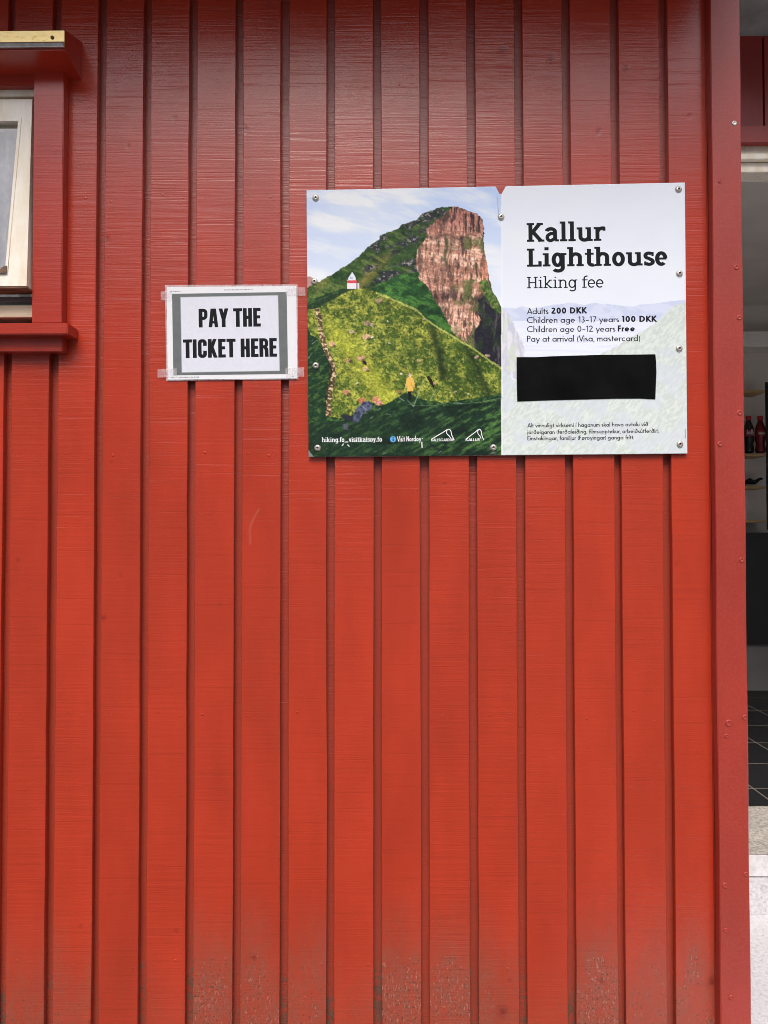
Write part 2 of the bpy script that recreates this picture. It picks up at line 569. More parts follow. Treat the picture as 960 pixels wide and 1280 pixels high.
KNOTS = [(134, 300, 5), (129, 773, 4.5), (218, 148, 4), (306, 162, 5), (22, 700, 3), (275, 757, 3), (63, 540, 3), (139, 579, 3),
         (160, 183, 4), (586, 105, 4), (628, 62, 7), (690, 74, 7), (862, 146, 4), (46, 1150, 3), (100, 1159, 4), (220, 1164, 4),
         (317, 1197, 5), (112, 1290, 4), (628, 1265, 9), (889, 1227, 7), (752, 1226, 5), (637, 1226, 4), (500, 104, 3), (783, 85, 5), (748, 165, 5),
         (240, 380, 3), (660, 660, 3), (556, 605, 3), (404, 598, 4), (410, 606, 3), (150, 720, 3), (845, 705, 3)]
SCRATCH = [[(324, 636), (318, 646), (313, 658), (312, 666), (313, 680)]]
HAZE = {3: .10, 4: .25, 5: .85, 6: .75, 7: .62, 8: .35, 9: .9, 10: .7, 11: .55, 12: .25, 13: .85, 14: .6, 15: .7}

def cladding():
    V = []; F = []; bid = []
    def strip(xs, ys, zs, k, skip=None, wob=None):
        base = len(V)
        nx = len(xs); nz = len(zs)
        for j, z in enumerate(zs):
            for i in range(nx):
                dx = 0.0
                if wob is not None:
                    if i <= wob[0]: dx = 0.0012*(vnoise(np.array(z), np.array(k*9.7), 0.10, 1.0, 5)-0.5)+0.0036*(vnoise(np.array(z), np.array(k*5.3), 0.9, 1.0, 15)-0.5)
                    elif i >= nx-1-wob[0]: dx = 0.0012*(vnoise(np.array(z), np.array(k*9.7+4.3), 0.10, 1.0, 6)-0.5)+0.0036*(vnoise(np.array(z), np.array(k*5.3+2.1), 0.9, 1.0, 16)-0.5)
                V.append((xs[i]+float(dx), ys[i], z)); bid.append(k)
        for j in range(nz-1):
            for i in range(nx-1):
                if skip and skip(0.5*(xs[i]+xs[i+1]), 0.5*(zs[j]+zs[j+1])): continue
                a = base+j*nx+i
                F.append((a, a+1, a+nx+1, a+nx))
    skip = lambda x, z: (WIN_L < x < WIN_R) and (WIN_B < z < WIN_T)
    zf = sorted(set([Z0, 0.33, WIN_B, WIN_T] + list(np.round(np.arange(0.40, 2.90, 0.004), 4)) + [Z1]))
    zc = sorted(set([Z0, WIN_B, WIN_T] + list(np.round(np.arange(0.40, 2.95, 0.05), 4)) + [Z1]))
    for k in range(len(GROOVE)):
        xl = GROOVE[k]+GAP
        xr = GROOVE[k+1] if k+1 < len(GROOVE) else POST_L+0.02
        fine = xr > -1.0
        n = 24 if fine else 6
        inner = list(np.linspace(xl+0.0012, xr-0.0012, n))
        yj = 0.0008*math.sin(k*2.7)
        xs = [xl+0.0010, xl, xl+0.0004] + inner + [xr-0.0004, xr, xr-0.0010]
        ys = [DEP, 0.0022+yj, 0.0007+yj] + [yj]*n + [0.0007+yj, 0.0022+yj, DEP]
        zz = sorted(set((zf if fine else zc) + []))
        strip(xs, ys, zz, float(k), skip, (3,))
        # groove floor to the left of this board
        strip([GROOVE[k]-0.004, GROOVE[k]+0.006, GROOVE[k]+0.012, xl+0.004], [DEP-0.0006]*4, zz, k+0.5, skip)
    V = np.array(V); bid = np.array(bid, dtype=np.float32)
    # nail heads, painted over
    nv = list(map(tuple, V)); nb = list(bid); nf = list(F)
    r2 = np.random.default_rng(3)
    for k in range(len(GROOVE)):
        xl = GROOVE[k]+GAP
        xr = GROOVE[k+1] if k+1 < len(GROOVE) else POST_L
        if xr < -1.1: continue
        for z in (2.291, 1.712, 1.141, 0.60):
            for fx in (0.25, 0.75):
                if r2.random() < 0.25: continue
                x = xl+(xr-xl)*fx+r2.normal(0, 0.006); zz = z+r2.normal(0, 0.006)
                if skip(x, zz) or x > POST_L-0.008: continue
                r = 0.0023+0.0008*r2.random(); hgt = r2.choice([0.0002, 0.0005, 0.0010])
                b0 = len(nv)
                yb = 0.0008*math.sin(k*2.7)
                for rr, hh in ((1.25, -0.0004), (1.0, hgt*0.7), (0.55, hgt)):
                    for q in range(10):
                        a = q*math.pi/5
                        nv.append((x+r*rr*math.cos(a), yb-hh, zz+r*rr*math.sin(a))); nb.append(float(k))
                nv.append((x, yb-hgt, zz)); nb.append(float(k))
                for lv in range(2):
                    for q in range(10):
                        nf.append((b0+lv*10+q, b0+lv*10+(q+1) % 10, b0+lv*10+10+(q+1) % 10, b0+lv*10+10+q))
                for q in range(10):
                    nf.append((b0+20+q, b0+20+(q+1) % 10, b0+30))
    me = bpy.data.meshes.new('cladding')
    me.from_pydata(nv, [], nf)
    me.update()
    P = np.array(nv); B = np.array(nb, dtype=np.float32)
    x = P[:, 0]; z = P[:, 2]; y = P[:, 1]
    nvt = len(P)
    haze = np.zeros(nvt)
    kk = np.floor(B).astype(int)
    off = len(GROOVE)-16
    for k in range(len(GROOVE)):
        haze[kk == k] = HAZE.get(k-off+0, 0.5)
    up = 0.80+0.16*(fbm(x+kk*3.1, z, 0.05, 0.3, 21, 3)-0.5)+0.06*(haze-0.5)
    wear = sstep(0.0, 1.0, (up-z)/0.30)**1.5*haze*(0.55+0.9*fbm(x, z, 0.05, 0.09, 31, 4))
    wear = np.clip(wear*1.4, 0, 1.1)
    # a chipped right arris low down on several boards
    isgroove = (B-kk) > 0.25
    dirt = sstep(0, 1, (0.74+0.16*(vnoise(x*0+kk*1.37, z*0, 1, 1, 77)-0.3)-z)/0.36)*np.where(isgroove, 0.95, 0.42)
    dirt = dirt*(0.35+1.0*fbm(x, z, 0.03, 0.05, 41, 3))
    wear = np.where(isgroove, wear*0.35, wear)
    knot = np.zeros(nvt); relief = np.zeros(nvt); scr = np.zeros(nvt)
    front = y < 0.006
    for u, v, r in KNOTS:
        p = at(u, min(v, 1279), 0)
        rr = r*0.00177
        d = np.hypot(x-p.x, (z-p.z)*0.9)/rr
        d = d+0.5*(vnoise(x, z, 0.004, 0.004, int(u*7+v))-0.5)
        knot = np.maximum(knot, np.where(front, np.exp(-(d*1.7)**2)*(1.0 if r >= 4.4 else 0.55), 0))
        relief += np.where(front, -0.6*np.exp(-(d*1.3)**2)+0.12*np.exp(-((d-1.2)*2.2)**2), 0)
    for line in SCRATCH:
        pts = [at(*q) for q in line]
        for a, b in zip(pts[:-1], pts[1:]):
            ax, az, bx, bz = a.x, a.z, b.x, b.z
            tt = np.clip(((x-ax)*(bx-ax)+(z-az)*(bz-az))/((bx-ax)**2+(bz-az)**2), 0, 1)
            d = np.hypot(x-ax-tt*(bx-ax), z-az-tt*(bz-az))
            scr = np.maximum(scr, np.where(front, np.exp(-(d/0.0020)**2), 0))
    for nm, arr in (('board_id', B), ('wear', wear), ('dirt', dirt), ('knot', knot), ('relief', relief), ('scratch', scr)):
        a = me.attributes.new(nm, 'FLOAT', 'POINT')
        a.data.foreach_set('value', np.ascontiguousarray(arr, dtype=np.float32))
    o = link('cladding', me, M_CLAD)
    under(o, bld)
    return o
cladding()

# backing behind the boards, so that the wall has depth
bm = bmesh.new()
add_box(bm, -2.8, WIN_L-0.002, 0.022, 0.16, 0.16, 2.928)
add_box(bm, WIN_R+0.002, POST_R-0.004, 0.022, 0.16, 0.16, 2.928)
add_box(bm, WIN_L-0.001, WIN_R+0.001, 0.0225, 0.16, 0.16, WIN_B-0.002)
add_box(bm, WIN_L-0.001, WIN_R+0.001, 0.0225, 0.16, WIN_T+0.002, 2.928)
under(bmobj('wall_core', bm, M_DARKRED), bld)
under(box_obj('foundation', (-2.8, POST_R-0.01, 0.03, 0.2, -0.05, 0.158), M_STEP), bld)

# corner board: front face with a bevelled, slightly worn edge, and a return that closes the end of the wall
bm = bmesh.new()
zs = list(np.arange(0.16, 2.92, 0.02))+[2.928]
prof = lambda z: [(POST_L+0.0006*math.sin(z*9), 0.0005), (POST_L+0.0006*math.sin(z*9), -0.0262), (POST_L+0.0018, -0.028), (POST_R-0.0022, -0.028), (POST_R+0.0005*math.sin(z*13), -0.0255), (POST_R, 0.165)]
rows = [[bm.verts.new((px, py, z)) for px, py in prof(z)] for z in zs]
for a, b in zip(rows[:-1], rows[1:]):
    for k in range(5):
        bm.faces.new((a[k], a[k+1], b[k+1], b[k]))
post = bmobj('corner_board', bm, M_POST)
under(post, bld)
# thin batten against the corner board
b_l = at(888.3, 652, -0.006).x
batt = box_obj('edge_strip', (b_l, POST_L-0.0005, -0.006, 0.0, 0.2, 2.926), M_POST, bevel=0.0015)
under(batt, bld)
NAILS = [(918, 154, 3.0, 1), (900, 227, 2.2, 0), (920.5, 334, 3.2, 0), (924, 397, 3.0, 0), (924.5, 516, 3.2, 0), (900, 555, 3.2, 0), (927, 700, 3.0, 0), (931, 897, 3.2, 0), (911, 904, 4.2, 0),
         (908, 920, 2.6, 0), (932.5, 1093, 2.8, 0), (906.5, 1107, 3.6, 0), (907, 1163, 2.6, 0), (914, 1247, 3.0, 0)]
for u, v, r, bare in NAILS:
    p = at(u, v, -0.028)
    rr = r*0.00172
    bm = bmesh.new()
    add_lathe(bm, [(rr*1.15, -0.0006), (rr, 0.0009), (rr*0.62, 0.0016), (rr*0.5, 0.0009), (rr*0.2, 0.0007)], (0, 0, 0), 'y', 14)
    o = bmobj('nail', bm, M_STEEL if bare else M_NAILRED, None, True)
    o.location = p
    under(o, bld)
    if bare: o['label'] = 'bare shiny nail head'

# ---- window
fz_t = at(20, 107.5, 0.0).z; fz_b = at(20, 120.5, 0.0).z
bm = bmesh.new()
sill_in_t = at(20, 381, -0.005).z; sill_in_b = at(20, 396, -0.005).z
XI0, XI1 = WIN_L+0.002, WIN_R+0.012
add_box(bm, XI0, XI1, 0.0, 0.10, fz_b, fz_t+0.03)            # head
add_box(bm, XI1-0.005, XI1+0.03, 0.02, 0.10, WIN_B-0.02, fz_t+0.03)  # right jamb behind the casing
add_box(bm, XI0-0.03, XI0+0.005, 0.02, 0.10, WIN_B-0.02, fz_t+0.03)
win = bmobj('window', bm, M_CREAM, bevel=0.001)
under(win, bld)
def wpart(o):
    """a sub-part of the window"""
    o.parent = win
    return o
win_objs = []
def wbox(name, dims, mat, bevel=0.001):
    o = box_obj(name, dims, mat, None, bevel)
    win_objs.append(o)
    return o
wbox('bottom_rail', (XI0, XI1-0.004, -0.002, 0.10, sill_in_b, sill_in_t), M_PALEWOOD)
wbox('weathered_rail', (XI0, XI1-0.004, 0.004, 0.10, sill_in_t+0.0005, at(20, 371, 0.004).z), M_GREYWOOD)
cz_b = at(60, 404, -0.025).z
cz_t = at(60, 60, -0.025).z
c_r = at(78.3, 250, -0.025).x
wbox('casing', (WIN_R, c_r, -0.025, 0.001, cz_b, cz_t), M_TRIM, 0.0015)
wbox('casing', (WIN_L-0.066, WIN_L, -0.025, 0.001, cz_b, cz_t), M_TRIM, 0.0015)
wbox('head_board', (WIN_L+0.0005, WIN_R-0.0005, -0.016, 0.001, at(20, 107, -0.016).z, cz_t-0.004), M_TRIM, 0.001)
# sill and apron
sl_r = at(84.5, 410, -0.052).x
wbox('sill', (WIN_L-0.10, sl_r, -0.052, 0.0, at(40, 418, -0.052).z, at(40, 403.5, -0.052).z), M_TRIM, 0.002)
ap_r = at(77.8, 428, -0.027).x
wbox('apron', (WIN_L-0.085, ap_r, -0.027, 0.0, at(40, 439.5, -0.027).z, at(40, 421, -0.027).z), M_TRIM, 0.0015)
# drip board: slopes down from the wall
bm = bmesh.new()
d_r = at(81, 48, -0.085).x; zt = at(70, 37.5, -0.085).z; zb = at(70, 63, -0.085).z
rise = 0.030
prof = [(-0.085, zb), (-0.085, zt-0.002), (-0.083, zt), (0.0, zt+rise), (0.0, zb-0.012)]
va = [bm.verts.new((WIN_L-0.12, a, b)) for a, b in prof]
vb = [bm.verts.new((d_r, a, b)) for a, b in prof]
bm.faces.new(va); bm.faces.new(vb[::-1])
for k in range(5):
    bm.faces.new((va[k], vb[k], vb[(k+1) % 5], va[(k+1) % 5]))
win_objs.append(bmobj('drip_board', bm, M_TRIM))
bm = bmesh.new()
s_t = at(70, 38.5, -0.088).z; s_m = at(70, 52.5, -0.088).z; s_b = at(70, 59.5, -0.088).z
prof = [(-0.0855, s_t+0.0015), (-0.0885, s_t), (-0.0885, s_m), (-0.0925, s_m-0.002), (-0.094, s_m-0.006), (-0.091, s_b+0.002), (-0.0905, s_b), (-0.0855, s_b)]
va = [bm.verts.new((WIN_L-0.12, a, b)) for a, b in prof]
vb = [bm.verts.new((d_r+0.0005, a, b)) for a, b in prof]
bm.faces.new(va); bm.faces.new(vb[::-1])
mi = []
for k in range(len(prof)):
    f = bm.faces.new((va[k], vb[k], vb[(k+1) % len(prof)], va[(k+1) % len(prof)]))
    f.material_index = 0 if k < 2 else 1
win_objs.append(bmobj('metal_edging', bm, [M_STRIP, M_ALU]))
bm = bmesh.new()
p = at(65.5, 47, -0.0885)
add_lathe(bm, [(0.0042, 0.0), (0.0038, 0.0016), (0.0016, 0.0018), (0.0012, 0.0010)], p, 'y', 12)
win_objs.append(bmobj('screw', bm, M_RUST_RECESS, None, True))

# sash, hung at the top and pushed out a little at the bottom
def sp(u, v, y): return at(u, v, y)
yt, yb = -0.006, -0.044
T_, B_ = 124.0, 357.5
def ysash(v): return yt+(yb-yt)*(v-T_)/(B_-T_)
LEFT_X = WIN_L+0.010
def sv(u, v, dy=0.0):
    p = at(u, v, ysash(v)); return Vector((p.x, p.y+dy, p.z))
def sleft(v, x, dy=0.0):
    p = at(20, v, ysash(v)); return Vector((x, p.y+dy, p.z))
bm = bmesh.new()
# right stile
add_hexa(bm, [sv(26.5, T_), sv(40.3, T_), sv(33.2, B_), sv(9, B_), sv(26.5, T_, .045), sv(40.3, T_, .045), sv(33.2, B_, .045), sv(9, B_, .045)])
# top rail
add_hexa(bm, [sleft(T_, LEFT_X), sv(27, T_, 0), sv(26.2, 151), sleft(151, LEFT_X), sleft(T_, LEFT_X, .044), sv(27, T_, .044), sv(26.2, 151, .044), sleft(151, LEFT_X, .044)])
# bottom rail
add_hexa(bm, [sleft(342, LEFT_X), sv(11, 342), sv(9.6, B_), sleft(B_, LEFT_X), sleft(342, LEFT_X, .044), sv(11, 342, .044), sv(9.6, B_, .044), sleft(B_, LEFT_X, .044)])
# left stile
add_hexa(bm, [sleft(T_, LEFT_X-0.05), sleft(T_, LEFT_X), sleft(B_, LEFT_X), sleft(B_, LEFT_X-0.05), sleft(T_, LEFT_X-0.05, .045), sleft(T_, LEFT_X, .045), sleft(B_, LEFT_X, .045), sleft(B_, LEFT_X-0.05, .045)])
for v0, v1, u0, u1 in ((T_+16, 345, 29.0, 10.5),):
    pass
sash = bmobj('sash', bm, M_CREAM)
win_objs.append(sash)
bm = bmesh.new()   # thin glazing bead round the pane
add_hexa(bm, [sv(23.6, 147, -.002), sv(27.4, 147, -.002), sv(9.4, 343, -.002), sv(6.4, 343, -.002), sv(23.6, 147, .012), sv(27.4, 147, .012), sv(9.4, 343, .012), sv(6.4, 343, .012)])
win_objs.append(bmobj('glazing_bead', bm, M_CREAM))
bm = bmesh.new()   # bare brown under-edge of the sash
add_hexa(bm, [sleft(B_+.3, LEFT_X-.05, .001), sv(33.2, B_+.3, .001), sv(33.4, B_+2.2, .002), sleft(B_+2.2, LEFT_X-.05, .002),
              sleft(B_+.3, LEFT_X-.05, .046), sv(33.2, B_+.3, .046), sv(33.4, B_+2.2, .046), sleft(B_+2.2, LEFT_X-.05, .046)])
win_objs.append(bmobj('sash_underedge', bm, M_BROWNWOOD))
bm = bmesh.new()
vs = [bm.verts.new(q) for q in (sleft(148, LEFT_X-.005, .014), sv(27, 148, .014), sv(10, 345, .014), sleft(345, LEFT_X-.005, .014))]
bm.faces.new(vs)
pane = bmobj('pane', bm, M_GLASS)
win_objs.append(pane)
bm = bmesh.new()
add_hexa(bm, [sv(7.0, 333, -.005), sv(9.6, 333, -.005), sv(9.2, 342, -.005), sv(-4, 342, -.005), sv(7.0, 333, .0), sv(9.6, 333, .0), sv(9.2, 342, .0), sv(-4, 342, .0)])
win_objs.append(bmobj('stay_bracket', bm, M_RUST_RECESS))
for o in win_objs:
    wpart(o)
# dark room behind the window
bm = bmesh.new()
x0, x1, y0, y1, z0, z1 = WIN_L-0.3, WIN_R+0.25, 0.17, 1.2, 1.2, 3.0
vs = [bm.verts.new(p) for p in ((x0,y0,z0),(x1,y0,z0),(x1,y1,z0),(x0,y1,z0),(x0,y0,z1),(x1,y0,z1),(x1,y1,z1),(x0,y1,z1))]
for f in ((0,1,2,3),(4,7,6,5),(1,5,6,2),(2,6,7,3),(3,7,4,0)):
    bm.faces.new([vs[i] for i in f])
under(bmobj('room_lining', bm, M_INWALL, fix=False), bld)

# curtain behind the pane
bm = bmesh.new()
nxc, nzc = 260, 12
cx0, cx1 = WIN_L+0.006, WIN_R+0.005
grid = []
for j in range(nzc+1):
    z = 1.62+(at(10, 156, 0.10).z-1.62)*j/nzc
    row = []
    for i in range(nxc+1):
        f = i/nxc
        row.append(bm.verts.new((cx0+(cx1-cx0)*f, 0.064+0.010*math.sin(f*150+0.6*math.sin(j*0.5))+0.007*math.sin(f*67+j*0.2), z)))
    grid.append(row)
for j in range(nzc):
    for i in range(nxc):
        bm.faces.new((grid[j][i], grid[j][i+1], grid[j+1][i+1], grid[j+1][i]))
cur = bmobj('curtain', bm, M_CURTAIN, None, True)
tag(cur, 'pale net curtain hanging in folds behind the pane of the cream window', 'curtain')
md = cur.modifiers.new('thickness', 'SOLIDIFY'); md.thickness = 0.001

# ---- eave and roof
under(box_obj('eave', (-3.0, POST_R+0.05, -0.49, 0.12, 2.928, 3.35), M_DARKRED), bld)
under(box_obj('roof', (-3.2, 4.2, 0.85, 5.2, 3.60, 3.75), M_TAR), bld)
# ---- recessed shop front, 1.38 m behind the wall
YF = 1.38
def yz(v, y): return at(945, v, y).z
z_soff = yz(45, YF)
under(box_obj('porch_ceiling', (POST_R-0.2, 4.2, 0.95, YF+0.12, z_soff, z_soff+0.14), M_SOFFIT), bld)
z_ht = yz(157, YF-0.03); z_hb = yz(178.5, YF-0.03)
bm = bmesh.new()
xb = POST_R+0.2
while xb < 4.2:                                   # vertical boards above the doorway
    add_box(bm, xb, xb+0.13, YF, YF+0.10, z_ht-0.05, z_soff+0.02)
    xb += 0.139
add_box(bm, POST_R+0.2, 4.2, YF+0.015, YF+0.09, z_ht-0.05, z_soff+0.02)
OPL = POST_R+0.32; OPR = 3.85
add_box(bm, POST_R-0.0, OPL, YF+0.002, YF+0.098, 0.0, z_ht-0.051)
add_box(bm, OPR, 4.2, YF+0.002, YF+0.098, 0.0, z_ht-0.051)
under(bmobj('recessed_wall', bm, M_DARKRED), bld)
under(box_obj('header_trim', (POST_R+0.2, 4.2, YF-0.03, YF-0.001, z_hb, z_ht), M_DARKRED, bevel=0.002), bld)
zc_t = yz(181.5, YF); zc_b = yz(213.5, YF)
bm = bmesh.new()
hz = zc_t-zc_b
add_box(bm, OPL, OPR, YF+0.004, YF+0.10, zc_t-hz*0.36, zc_t)
add_box(bm, OPL, OPR, YF-0.012, YF+0.10, zc_t-hz*0.60, zc_t-hz*0.38)
add_box(bm, OPL, OPR, YF+0.012, YF+0.10, zc_b, zc_t-hz*0.62)
add_box(bm, OPL-0.001, OPL+0.055, YF-0.010, YF+0.105, 0.11, zc_t+0.001)
add_box(bm, OPR-0.055, OPR+0.001, YF-0.010, YF+0.105, 0.11, zc_t+0.001)
under(bmobj('door_frame', bm, M_CREAM, bevel=0.002), bld)
# threshold: exposed aggregate slab with a worn arris, white nosing below
z_st = yz(1068, YF-0.012)
yb_ = (CZ-z_st)/0.369-CD
bm = bmesh.new()
NX, NY = 90, 14
xs_ = np.linspace(POST_R+0.05, 4.0, NX)
zlev = z_st
g = [[bm.verts.new((x, YF-0.012+(yb_-YF+0.012)*j/NY, zlev+0.004*float(vnoise(np.array(x), np.array(j*0.03), 0.03, 0.03, 9))+(0.006 if j in (6, 7) else 0))) for x in xs_] for j in range(NY+1)]
for j in range(NY):
    for i in range(NX-1):
        bm.faces.new((g[j][i], g[j][i+1], g[j+1][i+1], g[j+1][i]))
under(bmobj('door_step', bm, M_STEP, fix=False), bld)
z_n0 = yz(1096, YF-0.014)
under(box_obj('step_riser', (POST_R+0.05, 4.0, YF-0.014, YF+0.2, z_n0, z_st-0.002), M_PLASTER, bevel=0.003), bld)
under(box_obj('lower_riser', (POST_R+0.05, 4.0, YF-0.010, YF+0.2, -0.02, z_n0-0.003), M_PAD, bevel=0.003), bld)
print('step z', z_st, 'riser foot z', z_n0, 'soffit', z_soff, 'frame', zc_t, zc_b)
# interior
YB = 4.75
ZFL = z_st-0.003
ZCE = at(945, 382, YB).z
XIL, XIR = OPL-0.12, 4.0
under(box_obj('tiled_floor', (XIL, XIR, YF+0.40, YB, ZFL-0.1, ZFL), M_TILES), bld)
under(box_obj('interior_ceiling', (XIL, XIR, YF+0.10, YB+0.1, ZCE, ZCE+0.08), M_INCEIL), bld)
bm = bmesh.new()
add_box(bm, XIL-0.1, XIR+0.1, YB, YB+0.1, -0.1, ZCE+0.15)
add_box(bm, XIL-0.1, XIL, YF+0.10, YB, -0.1, ZCE+0.15)
add_box(bm, XIR, XIR+0.1, YF+0.10, YB, -0.1, ZCE+0.15)
under(bmobj('interior_wall', bm, M_INWALL), bld)
print('floor', ZFL, 'ceil', ZCE)

# ------------------------------------------------------------------ shop contents
YS = YB-0.22
def ix(u, v, y): return at(u, v, y).x
SX0, SX1 = 2.35, ix(957, 560, YS)
shelf_unit = empty('shelving_unit', ((SX0+SX1)/2, YB-0.11, 1.3))
tag(shelf_unit, 'pine shelves on black uprights against the grey back wall of the shop', 'shelves')
for v in (487.5, 567, 607.5, 650):
    z = at(945, v, YS).z
    o = box_obj('shelf', (SX0+0.03, SX1-0.001, YS, YB-0.003, z-0.022, z), M_SHELF, bevel=0.001)
    under(o, shelf_unit)
zt_s = at(945, 478, YS).z; zb_s = at(945, 662, YS).z
for x in (SX0, SX1):
    under(box_obj('upright', (x, x+0.04, YS-0.012, YS-0.0015, zb_s, zt_s), M_BLACK), shelf_unit)

def bottle(u, col_body, label_col, name, label, script):
    z = at(945, 565.8, YS).z
    c = at(u, 565, YS+0.06)
    hgt = at(945, 520, YS+0.05).z - z
    r = abs(at(u+6.5, 565, YS+0.06).x-c.x)
    t = empty('drink_bottle', (c.x, YS+0.055, z+0.0004))
    tag(t, label, 'bottle', 'plastic drink bottles on the shop shelf')
    H = hgt
    prof = [(r*0.72, 0), (r*0.95, 0.012*H/0.25), (r*0.98, 0.10*H), (r*0.84, 0.22*H), (r*0.84, 0.28*H), (r, 0.36*H), (r, 0.60*H), (r*0.93, 0.68*H), (r*0.62, 0.80*H), (r*0.42, 0.87*H), (r*0.42, 0.90*H)]
    bm = bmesh.new(); add_lathe(bm, prof, (0, 0, 0), 'z', 24)
    o = bmobj('bottle_body', bm, simple('bottle_'+name, col_body, 0.12), t, True)
    bm = bmesh.new(); add_lathe(bm, [(r*0.50, 0.885*H), (r*0.52, 0.90*H), (r*0.52, 0.985*H), (r*0.46, H)], (0, 0, 0), 'z', 20)
    bmobj('cap', bm, simple('cap_'+name, (0.42, 0.015, 0.02), 0.4), t)
    bm = bmesh.new()
    add_lathe(bm, [(r*1.004, 0.44*H), (r*1.012, 0.445*H), (r*1.012, 0.60*H), (r*1.004, 0.605*H)], (0, 0, 0), 'z', 24)
    lab = bmobj('wrap_label', bm, simple('label_'+name, label_col, 0.35), t, True)
    return t, lab, r, H
BOT = []
BOT.append(bottle(935.6, (0.010, 0.006, 0.006), (0.16, 0.012, 0.03), 'cola', 'dark cola bottle with red cap and dark red label, nearest the corner board', 'Jolly'))
BOT.append(bottle(950.2, (0.16, 0.006, 0.010), (0.22, 0.02, 0.02), 'red', 'red soft drink bottle with a cream mark on its label, beside the dark cola', ''))

# small dark item lying on the shelf below the bottles
bm = bmesh.new()
zi = at(945, 605.5, YS).z
pts = []
u_ = np.linspace(931, 952.5, 30)
topv = np.interp(u_, [931, 934, 938, 941, 944, 946, 949, 951, 952.5], [604, 599.5, 597.2, 599.5, 600.2, 599.0, 597.5, 596.6, 598.5])
botv = np.interp(u_, [931, 944, 946, 949, 952.5], [605.3, 605.3, 604.2, 601.0, 599.6])
rings = []
for uu, tv, bv in zip(u_, topv, botv):
    pt = at(uu, tv, YS+0.06); pb = at(uu, bv, YS+0.06)
    zt2 = max(pt.z, pb.z+0.004); zb2 = max(pb.z, zi+0.0006)
    hh = (zt2-zb2)/2; cc = (zt2+zb2)/2
    ring = [bm.verts.new((pt.x, YS+0.07+0.035*math.cos(a), cc+hh*math.sin(a))) for a in np.linspace(0, 2*math.pi, 12, endpoint=False)]
    rings.append(ring)
for a, b in zip(rings[:-1], rings[1:]):
    for k in range(12):
        bm.faces.new((a[k], a[(k+1) % 12], b[(k+1) % 12], b[k]))
bm.faces.new(rings[0][::-1]); bm.faces.new(rings[-1])
o = bmobj('dark_bundle', bm, simple('dark_cloth', (0.008, 0.008, 0.009), 0.8), None, True)
tag(o, 'small black bundle with a raised end, lying on the shelf under the drink bottles', 'bundle')

# black cabinet on a grey base
ycab = YB-0.42
cab = empty('black_cabinet', (3.1, YB-0.2, ZFL))
tag(cab, 'black cabinet on a grey recessed base, standing below the pine shelves', 'cabinet')
zc0 = at(945, 805, ycab).z; zc1 = at(945, 666, ycab).z
CX0, CX1 = 2.35, 3.9
under(box_obj('cabinet_body', (CX0, CX1, ycab, YB-0.004, zc0, zc1), M_BLACK, bevel=0.004), cab)
under(box_obj('cabinet_base', (CX0+0.03, CX1-0.03, ycab+0.05, YB-0.004, ZFL+0.001, zc0-0.001), M_GREYPL), cab)

# white wall unit high on the back wall
yac = YB-0.20
za0 = at(945, 433.5, yac).z; za1 = at(945, 414, yac).z
ac = empty('air_conditioner', (3.1, YB-0.1, za0))
tag(ac, 'white box-shaped unit mounted high on the grey shop wall above the shelves', 'wall unit')
ax0 = 2.3
under(box_obj('housing', (ax0, 3.9, yac, YB-0.004, za0, za1), M_WHITEPL, bevel=0.004), ac)
xq = ix(936, 424, yac)
zq0 = at(945, 428.5, yac).z; zq1 = at(945, 419, yac).z
under(box_obj('vent_panel', (xq, 3.75, yac-0.006, yac-0.0005, zq0, zq1), M_WHITEPL, bevel=0.001), ac)

# ------------------------------------------------------------------ stroke lettering
def arc(cx, cy, rx, ry, a0, a1, n=18):
    return [(cx+rx*math.cos(math.radians(a0+(a1-a0)*i/n)), cy+ry*math.sin(math.radians(a0+(a1-a0)*i/n))) for i in range(n+1)]

